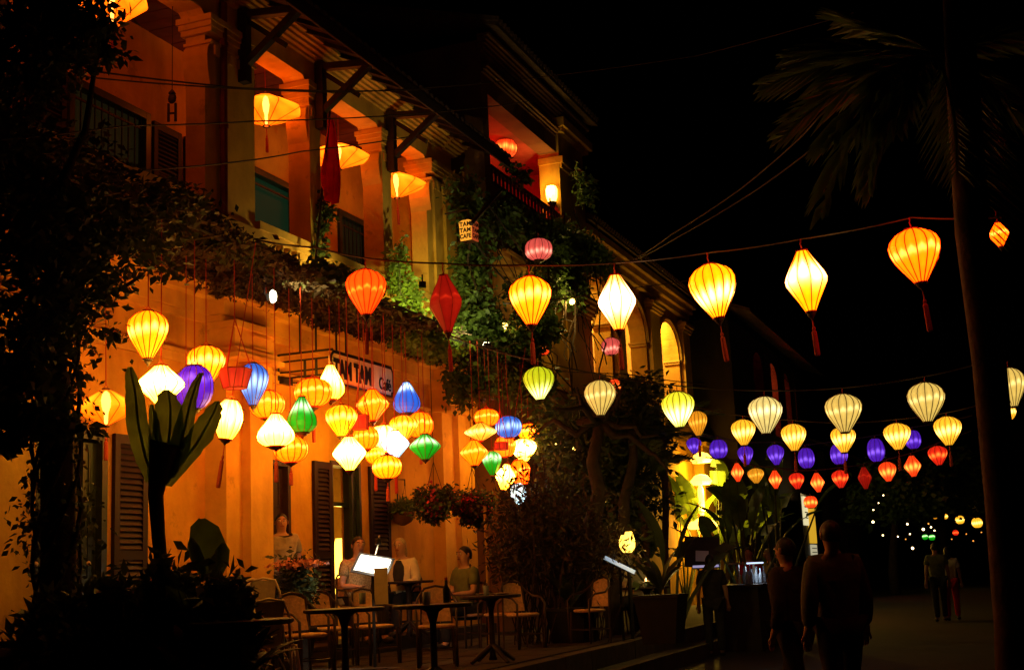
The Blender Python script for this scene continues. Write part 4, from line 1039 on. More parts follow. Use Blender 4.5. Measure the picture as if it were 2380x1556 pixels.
tx = link('lettering', text_mesh('Café', .24, M['letter'], .004, .006, 'LEFT', .95), None, sg); tx.rotation_euler = (PI/2, 0, PI/2); tx.location = (SX+.022, y1-.44, zb_+.07); tx.scale = (.88, 1, 1)
q = MB()
for zz, r in ((zt+.04, .016), (zt-.06, .013), (zt-.20, .013), (zt-.28, .013)): q.tube([(.05, y0+.05, zz), (SX+.02, y0+.05, zz)], r, 5)
q.tube([(.05, y0+.05, zt+.05), (.05, y0+.05, zt-.3)], .016, 5); q.tube([(SX, y0+.02, zt+.03), (SX, y1, zt+.03)], .014, 5)
for x in (.45, .62): q.tube([(x, y0+.05, zt-.06), (x, y0+.05, zt-.28)], .02, 5)
for x, y in ((.38, y0+.05), (.62, y0+.05), (SX, y0+.18), (SX-.02, y0+.48)): q.tube([(x, y, zt+.03), (x, y, TRZ)], .014, 5)
q.build('hanger_frame', M['iron'], sg)

# red flag
fp = T(768, 275, .35); fz = T(768, 475, .35).z
fl = thing('flag', 'limp red flag hanging in folds from a slanted pole on the loggia', 'flag', (fp.x, fp.y, fz))
H = fp.z-fz; nx, nz_ = 22, 16; vs = []; fs = []
for j in range(nz_+1):
    v = j/nz_; wd = .05+.20*min(1, v*1.5)**.9-(.09*max(0, v-.75)/.25)
    for i in range(nx+1):
        u = i/nx-.5; vs.append((.05*math.sin(u*19+v*2)*(.4+.6*v)+.03*math.sin(u*7), u*2*wd+.03*math.sin(v*5), H*(1-v)+(.14*abs(u)*2*(v > .85)*(v-.85)*6)-.12*u*v))
for j in range(nz_):
    for i in range(nx): a = j*(nx+1)+i; fs.append((a, a+1, a+nx+2, a+nx+1))
mb = MB().add(vs, fs); mb.build('cloth', M['red_cloth'], fl, True)
MB().tube([(-.1, -.35, -1.0), (0, -.02, H+.1)], .018, 6).build('pole', M['wood'], fl)

# hanging ornament in the loggia
p = T(400, 250, -.3); u_ = (p-Vector(CAMP)).dot(Vector(CF))/FPX
wc = thing('hanging_ornament', 'dark wooden figure shaped wind chime hanging in the left loggia bay', 'ornament', p-Vector((0, 0, 40*u_)))
MB().ball((0, 0, 62*u_), 12*u_, 6*u_, 13*u_).build('head', M['wood'], wc); MB().lathe([(9*u_, 74*u_), (7*u_, 78*u_), (2*u_, 84*u_)], 8).build('cap', M['wood'], wc)
for sx_ in (-8, 8): MB().tube([(sx_*u_, sx_*u_*.3, 50*u_), (sx_*u_, sx_*u_*.3, 6*u_)], 3.2*u_, 6).build('chime_rod', M['wood'], wc)
MB().bar((-11*u_, -3*u_, 26*u_), (11*u_, 3*u_, 26*u_), 4*u_, 4*u_).build('cross_bar', M['wood'], wc); MB().tube([(0, 0, 84*u_), (0, 0, 9.0-wc.location.z)], .006, 4).build('cord', M['wire'], wc)

# cables from house to house and over the street
cable([A(0, 132, 9.5), A(160, 158, 9.9), A(560, 205, 11.5), A(1000, 208, 16)], 'uppermost cable sloping down across the loggia from the left', .008, .1)
cable([A(120, 170, 11), A(420, 198, 12.5), A(800, 215, 15), A(1250, 180, 20), A(1620, 130, 20), A(1985, 30, 18)], 'long thin cable rising across the black sky to the right', .008, .1)
cable([A(0, 325, 9.5), A(300, 292, 11), A(585, 282, 13), A(1000, 262, 17), A(1250, 232, 21)], 'cable across the loggia just under the big lanterns', .008, .08)
cable([A(330, 396, 11), A(585, 372, 13), A(700, 352, 14), A(950, 318, 17)], 'short cable rising to the right in front of the loggia columns', .008, .08)
cable([A(1470, 606, 20), A(1560, 545, 18), A(1720, 440, 16), A(1860, 320, 14), A(1925, 246, 13)], 'upper of two cables climbing into the palm', .009, .12)
cable([A(1470, 608, 20), A(1580, 548, 18), A(1760, 440, 16), A(1920, 320, 14), A(2000, 255, 13)], 'lower of two cables climbing into the palm', .009, .12)
cable([A(1170, 705, 20), A(1300, 695, 20), A(1440, 672, 20), A(1640, 645, 20)], 'cable low in front of the arched house', .009, .2)
cable([A(1130, 800, 20), A(1300, 862, 22), A(1450, 868, 22), A(1640, 893, 22)], 'cable below the arched loggia', .009, .2)

# ------------------------------------------------------------------ plants
def blob(x, y, d, rx, ry=None, rz=None, w=1.0): return (tuple(A(x, y, d)), (rx, ry or rx, rz or rx), w)
def wander(a, b, n=7, j=.08):
    a = Vector(a); b = Vector(b); P = []
    for i in range(n): P.append(a.lerp(b, i/(n-1))+Vector((random.uniform(-j, j), random.uniform(-j, j), random.uniform(-j, j)))*(0 < i < n-1))
    return P
# left tree wrapped in creeper
b0 = A(140, 1370, 10.6); b0.z = TZ
tr = thing('creeper_tree', 'big dark tree at the left wrapped in creeper, its crown in front of the loggia', 'tree', b0, absolute=True)
top = A(128, 700, 10.6)
tk = MB(); tk.tube(wander(b0, top, 9, .05), [.17, .16, .15, .14, .14, .13, .12, .11, .09], 9)
for x, y, d in ((40, 250, 10), (260, 500, 11), (20, 520, 9.8), (240, 60, 9.8), (330, 640, 11), (40, 900, 10)):
    tk.tube(wander(top+Vector((0, 0, random.uniform(-.5, .1))), A(x, y, d), 7, .12), [.07, .06, .05, .04, .03, .02, .012], 6)
for k in range(7):
    P = [b0.lerp(top, u/14)+Vector((.19*math.cos(k+u*.55), .19*math.sin(k+u*.55), 0)) for u in range(15)]
    tk.tube(P, .014+.006*(k % 2), 4)
tk.build('trunk', M['bark'], tr, True)
pts = clump_points([blob(60, 560, 10.2, .75, .6, .6), blob(170, 520, 10.6, .50, .5, .32), blob(-10, 290, 9.8, .42, .5, .55), blob(300, 560, 11.2, .55, .5, .32), blob(50, 430, 10.4, .5, .5, .45),
                    blob(120, 680, 10.4, .6, .5, .5), blob(230, 660, 10.9, .32, .3, .3, .7), blob(30, 800, 10.0, .5, .5, .45), blob(260, 760, 11, .16, .16, .12, .6), blob(20, 140, 9.6, .35, .3, .5),
                    blob(370, 500, 11.5, .35, .4, .2, .8)], 9000, 26, .2)
link('crown', leaf_mesh('crown', pts, .085, M['leaf_dark'], .55, .5), None, tr)
pts = clump_points([blob(100, 20, 9.4, .35, .3, .22), blob(190, 70, 9.6, .28, .25, .2), blob(140, 150, 9.6, .28, .2, .22), blob(60, 90, 9.4, .3, .3, .35), blob(250, 130, 9.9, .2, .15, .06), blob(200, 20, 9.5, .25, .2, .2)], 2600, 22, .2)
link('crown', leaf_mesh('crown', pts, .085, M['leaf_dark'], .5, .5), None, tr)
pts = clump_points([blob(60, 955, 9.9, .32, .25, .10), blob(150, 985, 10.2, .25, .2, .05), blob(20, 1010, 9.8, .12, .1, .12), blob(20, 880, 9.8, .3, .25, .2)], 1300, 18, .22)
link('crown', leaf_mesh('crown', pts, .11, M['leaf_dark'], .6, .6), None, tr)
base = np.array(b0); tp = np.array(top); n = 3200; u = rng.random(n)**.8
pp = base+(tp-base)*u[:, None]+rng.normal(size=(n, 3))*np.array([.13, .13, .08])*(1+.35*np.sin(u*17))[:, None]
link('creeper', leaf_mesh('creeper', pp, .06, M['leaf_dark'], .6, .8), None, tr)
tag(tr, None)
# trellis with dry creeper over the cafe terrace
tl = thing('trellis', 'iron pipe trellis under the loggia carrying a mat of dry creeper', 'trellis', (.9, 15, 4.95), absolute=True)
q = MB()
for x in (.45, .85, 1.25, 1.6): q.tube([(x, 8.2, 5.0), (x, 22.5 if x < 1.5 else 17, 5.0)], .018, 5)
for k in range(18): q.tube([(.42, 8.6+.8*k, 4.985), (1.7 if k < 11 else 1.3, 8.6+.8*k, 4.985)], .016, 5)
q.build('pipe', M['iron'], tl)
n = 23000; yy = 8+14.5*rng.random(n)**1.15; wmax = np.where(yy < 13, 1.75, np.where(yy < 17, 1.55, 1.25))
xx = .35+(wmax-.35)*rng.random(n); lump = (np.sin(yy*2.3)*.06+np.sin(yy*5.1+xx*3)*.05)*np.where(yy < 11.2, 1, .35)
zz = np.where(yy < 11.2, 5.06, 4.92)+lump+np.abs(rng.normal(size=n))*.11*np.clip(1.9-(yy-8)/3.2, .3, 1.9)
keep = ~((yy > 16.8) & (yy < 20.5) & (xx > .75) & (rng.random(n) < .8))
link('creeper_mat', leaf_mesh('creeper_mat', np.stack([xx, yy, zz], 1)[keep], .10, M['vine'], .42, .15, .6), None, tl)
tw = MB()
for i in range(130):
    y = random.uniform(8.2, 20); x = random.uniform(.4, 1.6)
    tw.tube(wander((x, y, 5.03+random.uniform(-.05, .15)), (x+random.uniform(-.5, .5), y+random.uniform(-.7, .7), 5.0+random.uniform(-.18, .2)), 5, .06), .008, 4)
tag(tw.build('twigs', M['vine'], tl), kind='stuff')
n = 3000; yy = 10+6.5*rng.random(n)                              # greener fringe along the outer rim
pts = np.stack([1.45+rng.normal(size=n)*.13-(yy-10)*.02, yy, np.where(yy < 11.2, 5.16, 4.95)+np.abs(rng.normal(size=n))*(.045+.05*np.clip(13-yy, 0, 1))*(1+np.sin(yy*3.1)*.5)], 1)
link('leaf_fringe', leaf_mesh('leaf_fringe', pts, .095, M['leaf_dark'], .55, .2), None, tl)
# bright creeper round the last loggia bay
gc = thing('bright_creeper', 'bright green creeper lit from below around the last loggia column and railing', 'plant', T(960, 800, .7), absolute=True)
pts = clump_points([(tuple(T(1000, 800, 1.0)), (.35, .9, .16), 1.5), (tuple(T(930, 640, .35)), (.12, .3, .45), .6), (tuple(T(955, 700, .5)), (.2, .35, .4)), (tuple(T(990, 770, .8)), (.25, .6, .25)), (tuple(T(1020, 795, .9)), (.3, .5, .22)), (tuple(T(985, 775, 1.25)), (.15, .5, .16)), (tuple(T(1010, 790, 1.3)), (.12, .35, .18)), (tuple(T(930, 755, .6)), (.15, .4, .3)), (tuple(T(935, 590, .3)), (.06, .15, .3), .5)], 7500, 24, .25)
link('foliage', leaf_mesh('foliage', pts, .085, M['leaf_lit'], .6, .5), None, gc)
st = MB()
for i in range(7): st.tube(wander(T(940+i*12, 800, .7), T(925+i*7, 600+i*18, .4), 8, .07), .008, 4)
st.build('stem', M['stem'], gc)
lp = thing('leafy_pot_plant', 'small leafy plant against the yellow railing between the middle loggia columns', 'plant', T(760, 640, .75), absolute=True)
pts = clump_points([(tuple(T(700, 650, .95)), (.15, .45, .13)), (tuple(T(765, 635, .85)), (.15, .4, .16)), (tuple(T(800, 660, .85)), (.15, .35, .14))], 1500, 16, .25)
link('foliage', leaf_mesh('foliage', pts, .10, M['leaf'], .6, .1), None, lp)
lp2 = thing('window_creeper', 'thin creeper climbing the bars of the window behind the flag', 'plant', T(755, 560, -.2), absolute=True)
pts = clump_points([(tuple(T(752, 530, .1)), (.06, .16, .4)), (tuple(T(765, 495, .1)), (.05, .2, .15)), (tuple(T(735, 585, .12)), (.05, .1, .1))], 500, 14, .3)
link('foliage', leaf_mesh('foliage', pts, .075, M['leaf'], .6, .3), None, lp2)
# creeper over the dark house
cr = thing('house_creeper', 'dense dark creeper hanging over the corner and lower balcony of the dark house', 'plant', T(1090, 800, 1.0), absolute=True)
BL = [(tuple(T(1080, 450, .7)), (.25, .5, .5)), (tuple(T(1100, 620, .7)), (.3, .5, .8)), (tuple(T(1110, 740, .9)), (.35, .8, .6)), (tuple(T(1160, 810, 1.0)), (.4, 1.2, .5)), (tuple(T(1175, 520, .75)), (.3, .8, .4)),
      (tuple(T(1255, 550, .8)), (.3, 1.2, .4)), (tuple(T(1330, 560, .8)), (.3, 1.6, .45)), (tuple(T(1370, 590, .9)), (.3, 1.4, .4)), (tuple(T(1240, 690, 1.0)), (.3, 1.0, .35)), (tuple(T(1250, 770, 1.1)), (.35, .7, .35)),
      (tuple(T(1090, 900, 1.1)), (.3, .6, .4)), (tuple(T(1220, 880, 1.0)), (.35, 1.2, .5)), (tuple(T(1300, 640, .8)), (.3, 1.3, .6)), (tuple(T(1360, 440, .8)), (.15, .6, .5), .5), 
      (tuple(T(1200, 400, .7)), (.15, .6, .22), .6)]
pts = clump_points(BL, 21000, 34, .2)
link('foliage', leaf_mesh('foliage', pts, .12, M['leaf'], .55, .6), None, cr)
st = MB()
for i in range(26): st.tube(wander(T(random.uniform(1080, 1400), random.uniform(440, 640), .9), T(random.uniform(1090, 1420), random.uniform(760, 1000), 1.0), 8, .16), random.uniform(.008, .02), 4)
st.build('stem', M['bark'], cr)
# slanted pole in the creeper
MBp = MB().tube([T(1095, 520, 1.2), T(1165, 440, 1.2)], .035, 6); tag(MBp.build('creeper_pole', M['wood']), 'slanted timber pole sticking out of the creeper beside the red balcony', 'pole')
# dark garden tree
gb = A(1330, 1420, 20); gb.z = 0
gt = thing('garden_tree', 'dark bushy tree with hanging twigs in the garden between the cafe and the arched house', 'tree', gb, absolute=True)
tk = MB(); t0 = A(1395, 980, 20)
tk.tube(wander(gb, t0, 8, .1), [.22, .2, .18, .16, .14, .12, .1, .08], 9); tk.tube(wander(gb+Vector((.4, .5, 0)), A(1470, 1000, 20.5), 8, .1), [.16, .15, .14, .12, .1, .09, .08, .06], 8)
for x, y, d in ((1290, 950, 19), (1530, 1010, 20), (1450, 900, 20), (1240, 1010, 20), (1560, 1100, 20), (1340, 900, 19.5)): tk.tube(wander(t0, A(x, y, d), 6, .15), [.08, .06, .05, .04, .03, .02], 6)
tk.build('trunk', M['bark'], gt, True)
pts = clump_points([blob(1350, 990, 22, .8, .9, .5), blob(1450, 960, 22, .7, .9, .6), blob(1400, 1060, 22, .9, .9, .6), blob(1490, 1030, 22, .45, .8, .7), blob(1330, 1080, 22, .6, .8, .5), blob(1440, 1160, 22, .8, .9, .6), blob(1330, 1190, 21.5, .6, .6, .5), blob(1450, 1240, 21.5, .6, .6, .4), blob(1390, 1130, 21, .7, .6, .5), blob(1350, 1020, 20.8, .45, .5, .5), blob(1430, 1050, 20.8, .6, .6, .6), blob(1390, 1240, 20.8, .8, .5, .5), blob(1490, 890, 22.5, .5, .7, .25, .5), blob(1350, 1160, 22, .7, .7, .5)], 17000, 40, .2)
link('crown', leaf_mesh('crown', pts, .14, M['leaf_dark'], .40, .5), None, gt)
tw = MB()
for i in range(150):
    x = random.uniform(1190, 1400); y = random.uniform(1050, 1180); d = random.uniform(20.5, 22.5)
    a = A(x, y, d); tw.tube([a, a+Vector((random.uniform(-.1, .1), 0, -.5)), a+Vector((random.uniform(-.2, .2), random.uniform(-.1, .1), -1.3-random.random()*.6))], .007, 3)
tag(tw.build('hanging_twigs', M['bark'], gt), kind='stuff')
hb = thing('hedge_shrub', 'thicket of thin stemmed shrub behind the cafe tables', 'plant', A(1280, 1360, 19), absolute=True)
pts = clump_points([blob(1230, 1230, 19, .6, .7, .7), blob(1330, 1250, 19, .7, .7, .7), blob(1190, 1300, 18.6, .3, .4, .4), blob(1390, 1290, 19, .5, .5, .4)], 5200, 40, .3)
link('foliage', leaf_mesh('foliage', pts, .11, M['vine'], .3, .2, 1.6), None, hb)
st = MB()
for i in range(90):
    a = Vector(A(random.uniform(1190, 1410), 1360, random.uniform(18.5, 19.8))); a.z = .1
    st.tube(wander(a, a+Vector((random.uniform(-.5, .5), random.uniform(-.3, .3), random.uniform(1.2, 2.3))), 5, .06), .010, 3)
st.build('stem', M['bark'], hb)

# big leaves ------------------------------------------------
def blade(length, width, bend, m, fold=.18, n=9, tear=0, seed=0):
    R = random.Random(seed); mb = MB(); vs = []; fs = []
    for i in range(n+1):
        u = i/n; w = width*.5*(math.sin(PI*min(1, u*.93+.05))**.75)*(1-.12*R.random()*tear)
        x = length*(math.sin(bend*u)/bend if bend > .01 else u); z = length*((1-math.cos(bend*u))/bend if bend > .01 else 0)
        vs += [(x, -w, -z+fold*w), (x, 0, -z), (x, w, -z+fold*w)]
    for i in range(n):
        a = 3*i
        if not (tear and R.random() < .25*tear): fs.append((a, a+1, a+4, a+3))
        if not (tear and R.random() < .25*tear): fs.append((a+1, a+2, a+5, a+4))
    mb.add(vs, fs); mb.tube([(vs[3*i+1][0], 0, vs[3*i+1][2]-.006) for i in range(n+1)], [max(.003, width*.045*(1-i/n)) for i in range(n+1)], 4)
    return mb.mesh('leaf', m, True)
def place_leaf(me, parent, loc, az, el, roll=0.0, s=1.0):
    """az: heading round z, el: upward tilt of the leaf's base"""
    o = link('leaf', me, None, parent)
    o.matrix_local = Matrix.Translation(loc) @ Matrix.Rotation(az, 4, 'Z') @ Matrix.Rotation(-el, 4, 'Y') @ Matrix.Rotation(roll, 4, 'X') @ Matrix.Scale(s, 4)
    return o
# cut banana plant left
M['banana_stub'] = mat('banana_stub_leaf', (.20, .30, .06), .4, .35, 5, trans=.5)
bp = A(378, 1330, 10.2); bp.z = TZ
ban = thing('cut_banana_plant', 'banana plant with cut back stub leaves silhouetted against the glowing lanterns', 'plant', bp)
sc = 10.2/FPX
def lp_(x, y, dd=0.0): return A(x, y, 10.2+dd)-bp
q = MB(); q.tube([(0, 0, 0), lp_(382, 1440), lp_(378, 1350), lp_(368, 1240), lp_(362, 1150), lp_(372, 1080), lp_(385, 1030)], [.07, .065, .055, .055, .062, .09, .13], 10)
q.build('trunk', M['bark'], ban, True)
def stub(pts, ws, name='leaf', m='banana_stub', th=.03):
    mb = MB(); vs = []; fs = []; ax = Vector(CR); fine = []; fw = []
    for i in range(len(pts)-1):
        for k in range(4):
            u = k/4; fine.append((pts[i][0]*(1-u)+pts[i+1][0]*u, pts[i][1]*(1-u)+pts[i+1][1]*u)); fw.append((ws[i]*(1-u)+ws[i+1]*u)*random.uniform(.88, 1.08))
    fine.append(pts[-1]); fw.append(ws[-1]); pts = fine; ws = fw
    for (x, y), w in zip(pts, ws):
        c = lp_(x, y); vs += [c-ax*w*sc*.5, c-ax*w*sc*.27+Vector(CF)*th*.8, c+Vector(CF)*th*1.1, c+ax*w*sc*.27+Vector(CF)*th*.8, c+ax*w*sc*.5]
    for i in range(len(pts)-1):
        a = 5*i
        for k in range(4): fs.append((a+k, a+k+1, a+6+k, a+5+k))
    mb.add(vs, fs); mb.tube([lp_(x, y)+Vector(CF)*(th*1.1-.008) for x, y in pts], [.014*(1-.7*i/len(pts)) for i in range(len(pts))], 5)
    return mb.build(name, M[m], ban, True)
stub([(358, 1120), (335, 1060), (318, 980), (312, 910), (303, 866), (302, 852)], [40, 50, 54, 44, 26, 10])
stub([(372, 1110), (385, 1060), (390, 1000), (392, 950), (388, 918), (386, 906)], [60, 76, 76, 66, 44, 14], th=.06)
stub([(384, 1110), (412, 1060), (428, 990), (442, 930), (455, 890), (468, 866)], [40, 52, 44, 30, 22, 12])
stub([(378, 1130), (415, 1080), (455, 1030), (480, 985), (498, 950), (504, 932)], [40, 58, 66, 64, 40, 12], th=.05)
stub([(366, 1120), (362, 1040), (358, 980), (352, 940)], [30, 36, 28, 10])
# potted plants in the dark foreground left
def pot(p, r, h, label, m='terracotta', cat='plant pot'):
    o = thing('plant_pot', label, cat, p)
    MB().lathe([(r*.7, 0), (r*.8, h*.3), (r, h*.88), (r*1.08, h*.9), (r*1.08, h), (r*.95, h), (r*.9, h*.86)], 16, close=False).build('body', M[m], o, True)
    MB().lathe([(.01, h*.88), (r*.93, h*.88)], 16, close=False).build('soil', M['bark'], o)
    return o
def potplant(p, h0, leaves, length, width, label, seed, m='banana', bend=.7, spread=1.0):
    R = random.Random(seed); o = thing('foliage_plant', label, 'plant', Vector(p)+Vector((0, 0, h0)))
    q = MB()
    for i in range(leaves):
        az = R.uniform(0, 2*PI); el = R.uniform(.75, 1.35)/spread; L = length*R.uniform(.7, 1.1); sth = R.uniform(.15, .45)*length
        d = Vector((math.cos(az)*math.cos(el), math.sin(az)*math.cos(el), math.sin(el)))
        q.tube([(0, 0, 0), d*sth*.5+Vector((0, 0, .02)), d*sth], .008, 4)
        place_leaf(blade(L, width*R.uniform(.8, 1.1), bend*R.uniform(.6, 1.3), M[m], seed=seed*31+i), o, d*sth, az, el, R.uniform(-.3, .3))
    q.build('stem', M['stem'], o); return o
p = A(480, 1500, 9.6); p.z = TZ; pot(p, .24, .42, 'wide clay pot under the broad leaved plant'); potplant(p, .4, 9, .55, .26, 'broad leaved plant in a clay pot in front of the pilaster', 3)
bl_ = thing('broad_leaf_plant', 'tall folded grey green leaf rising in front of the stepped pilaster', 'plant', A(480, 1330, 9.9), absolute=True)
def upleaf(parent, xy, ws, d, m='banana'):
    mb = MB(); vs = []; fs = []
    for (x, y), w in zip(xy, ws): c = A(x, y, d); vs += [c-Vector(CR)*w*.5*d/FPX+Vector(CF)*.05, c, c+Vector(CR)*w*.5*d/FPX+Vector(CF)*.05]
    for i in range(len(xy)-1): fs += [(3*i, 3*i+1, 3*i+4, 3*i+3), (3*i+1, 3*i+2, 3*i+5, 3*i+4)]
    return mb.add(vs, fs).build('leaf', M[m], parent, True)
upleaf(bl_, [(492, 1345), (486, 1300), (478, 1260), (472, 1225), (466, 1205)], [20, 70, 84, 66, 14], 9.9)
upleaf(bl_, [(500, 1350), (508, 1310), (514, 1280), (516, 1262)], [16, 40, 34, 8], 9.8)
upleaf(bl_, [(470, 1345), (455, 1300), (446, 1270), (441, 1250)], [16, 34, 28, 8], 9.8)
p = A(395, 1520, 9.2); p.z = TZ; pot(p, .26, .45, 'dark square shouldered pot below the banana plant', 'bark')
for (x, d, h, lb, sd_) in ((310, 9.4, .0, 'low bushy plant in the dark left foreground', 5), (230, 9.6, .0, 'low dark plant beside the creeper trunk', 6), (560, 8.9, .0, 'dark plant at the foot of the metal chair', 8), (430, 8.7, .0, 'dark strappy plant lowest in the left foreground', 9)):
    p = A(x, 1540, d); p.z = TZ; pot(p, .2, .36, 'pot of the '+lb); potplant(p, .34, 14, .42, .10, lb, sd_, 'leaf_dark', .9)
p = A(60, 1460, 9.0); p.z = TZ
bx = thing('planter_box', 'long dark wooden planter box at the lower left corner', 'planter', p)
MB().box(-.25, .25, -.7, .7, 0.12, .62).build('body', M['wood'], bx); MB().box(-.29, .29, -.74, .74, .62, .67).build('rim', M['terracotta'], bx)
for a, b in ((-.2, -.6), (.2, -.6), (-.2, .6), (.2, .6)): MB().box(a-.03, a+.03, b-.03, b+.03, 0, .12).build('foot', M['wood'], bx)
for i, (x0, x1, yt, d, lb) in enumerate(((330, 470, 1330, 9.7, 'ragged dark bush hiding the foot of the banana plant'), (180, 330, 1370, 9.3, 'ragged dark bush at the lower left beside the creeper trunk'), (440, 580, 1360, 9.1, 'ragged dark bush below the folded leaf'), (30, 180, 1400, 8.9, 'dark bush growing in the planter box'))):
    c = A((x0+x1)/2, 1450, d); p = Vector((c.x, c.y, TZ)); o = thing('bush', lb, 'plant', p, absolute=True); zt_ = A((x0+x1)/2, yt, d).z; hw_ = (x1-x0)/2*d/FPX
    pts = clump_points([((c.x, c.y, (TZ+zt_)/2), (hw_, .3, (zt_-TZ)/2)), ((c.x, c.y, zt_-.15), (hw_*.7, .2, .16), .5)], 2600, 30, .22); link('foliage', leaf_mesh('foliage', pts, .12, M['leaf_dark'], .4, -.1, 1.4), None, o)
    q = MB()
    for k in range(14): q.tube(wander(p+Vector((random.uniform(-.1, .1), random.uniform(-.1, .1), 0)), (c.x+random.uniform(-hw_, hw_), c.y+random.uniform(-.2, .2), random.uniform(TZ+.4, zt_)), 5, .04), .007, 4)
    q.build('stem', M['bark'], o)
# flowering table planter
p = T(690, 1400, 1.3); p.z = .65
p = A(690, 1400, 15.4); p.z = TZ
pot(p, .22, .5, 'dark pot under the pink flower cushion between the chairs', 'bark')
fb = thing('flower_cushion', 'flat cushion of pale pink flowers above dark leaves among the cafe chairs', 'plant', p, absolute=True)
c = A(690, 1315, 15.4)
pts = clump_points([((c.x, c.y, c.z-.18), (.24, .24, .22))], 1500, 20, .35); link('foliage', leaf_mesh('foliage', pts, .07, M['leaf_dark'], .5, .1), None, fb)
pts = np.array(c)+rng.normal(size=(900, 3))*np.array([.12, .12, .018])+np.array([0, 0, .02]); tag(link('petals', leaf_mesh('petals', pts, .045, mat('pale_pink_petal', (.62, .26, .20), .7), .8, -.3), None, fb), kind='stuff')

# hanging flower baskets
def basket(x, y, r, d, label, flowers=True):
    c = A(x, y, d); o = thing('hanging_basket', label, 'hanging basket', c-Vector((0, 0, r*d/FPX*.7)), absolute=True); R_ = r*d/FPX
    MB().lathe([(R_*.15, -R_*.75), (R_*.5, -R_*.6), (R_*.66, -R_*.25), (R_*.68, -R_*.2), (R_*.5, -R_*.22)], 14, tuple(c), close=False).build('bowl', M['terracotta'], o, True)
    pts = clump_points([(tuple(c), (R_*.95, R_*.95, R_*.75)), ((c.x, c.y, c.z-R_*.6), (R_*.75, R_*.75, R_*.6), .7)], 2600, 26, .25); link('foliage', leaf_mesh('foliage', pts, .07, M['leaf_dark'], .6, .7), None, o)
    if flowers:
        pts = clump_points([(tuple(c), (R_*1.05, R_*1.05, R_*.8)), ((c.x, c.y, c.z-R_*.5), (R_*.85, R_*.85, R_*.6), .5)], 520, 40, .16); tag(link('petals', leaf_mesh('petals', pts, .055, M['pink'], .85, .1), None, o), kind='stuff')
    q = MB()
    for k in range(3):
        a = 2*PI*k/3; q.tube([(c.x+R_*.66*math.cos(a), c.y+R_*.66*math.sin(a), c.z-R_*.2), (c.x, c.y, c.z+R_*1.9)], .005, 4)
    q.tube([(c.x, c.y, c.z+R_*1.9), (c.x, c.y, 5.0)], .006, 4); q.build('chain', M['iron'], o)
basket(1010, 1160, 46, 19.3, 'hanging basket of pink flowers on the left, before the corner pilaster')
basket(1100, 1170, 44, 20.0, 'hanging basket of pink flowers on the right, past the cafe corner')
wb = thing('wall_basket', 'half round clay wall basket with grassy leaves on an iron bracket beside the right shutter', 'hanging basket', T(936, 1190, .16))
MB().lathe([(.03, -.20), (.13, -.15), (.19, -.02), (.2, .0), (.16, -.01)], 12, close=False).build('bowl', M['terracotta'], wb, True)
pts = np.array([0, 0, .05])+rng.normal(size=(800, 3))*np.array([.09, .12, .06]); link('foliage', leaf_mesh('foliage', pts, .10, M['leaf'], .3, -.2), None, wb)
MB().tube([(-.14, .12, .05), (-.14, .12, .52), (.05, 0, .50), (.05, 0, .40)], .012, 5).tube([(.05, 0, .40), (.0, -.17, 0)], .004, 3).tube([(.05, 0, .40), (0, .17, 0)], .004, 3).build('bracket', M['iron'], wb)

# garden palms and banana fans lit by the wall lamps
def palm_fan(base, crown, n, length, label, m, seed, width=.09, el0=.2, name='palm', trunk_r=.06, fr=(.9, 1.4)):
    R = random.Random(seed); o = thing(name, label, 'palm', base, absolute=True)
    MB().tube(wander(base, crown, 7, .03), [trunk_r*1.2]+[trunk_r]*5+[trunk_r*.8], 8).build('trunk', M['trunk_palm'], o, True)
    for i in range(n):
        az = 2*PI*i/n+R.uniform(-.3, .3); el = R.uniform(el0, 1.2); L = length*R.uniform(.8, 1.1); bend = R.uniform(*fr)
        f = MB(); P = []
        for k in range(10):
            u = k/9; x = L*math.sin(bend*u)/bend; z = -L*(1-math.cos(bend*u))/bend; P.append((x, 0, z))
        f.tube(P, [.018*(1-.8*k/9) for k in range(10)], 4)
        for k in range(1, 30):
            u = k/30; x = L*math.sin(bend*u)/bend; z = -L*(1-math.cos(bend*u))/bend; tl_ = L*.42*math.sin(PI*min(1, .12+u*.86))
            for s_ in (-1, 1):
                b_ = Vector((x, 0, z)); t_ = b_+Vector((tl_*.55, s_*tl_*.75, -tl_*R.uniform(.25, .5))); w_ = Vector((width*.16, 0, 0)); mid = b_.lerp(t_, .5)+Vector((0, 0, tl_*.06))
                f.add([b_, mid+w_, t_, mid-w_], [(0, 1, 2, 3)])
        me = f.mesh('frond', m); q = link('frond', me, None, o); q.matrix_basis = Matrix.Translation(Vector(crown)) @ Matrix.Rotation(az, 4, 'Z') @ Matrix.Rotation(-el, 4, 'Y')
    return o
b_ = A(1545, 1370, 22); b_.z = 0; palm_fan(b_, A(1540, 1015, 22), 13, 1.1, 'fan shaped palm in front of the bright yellow wall', M['leaf'], 4, name='garden_palm')
b_ = A(1500, 1370, 21); b_.z = 0; palm_fan(b_, A(1490, 1120, 21), 12, 1.0, 'low dark palm right of the bushy tree', M['leaf_dark'], 5, name='garden_palm')
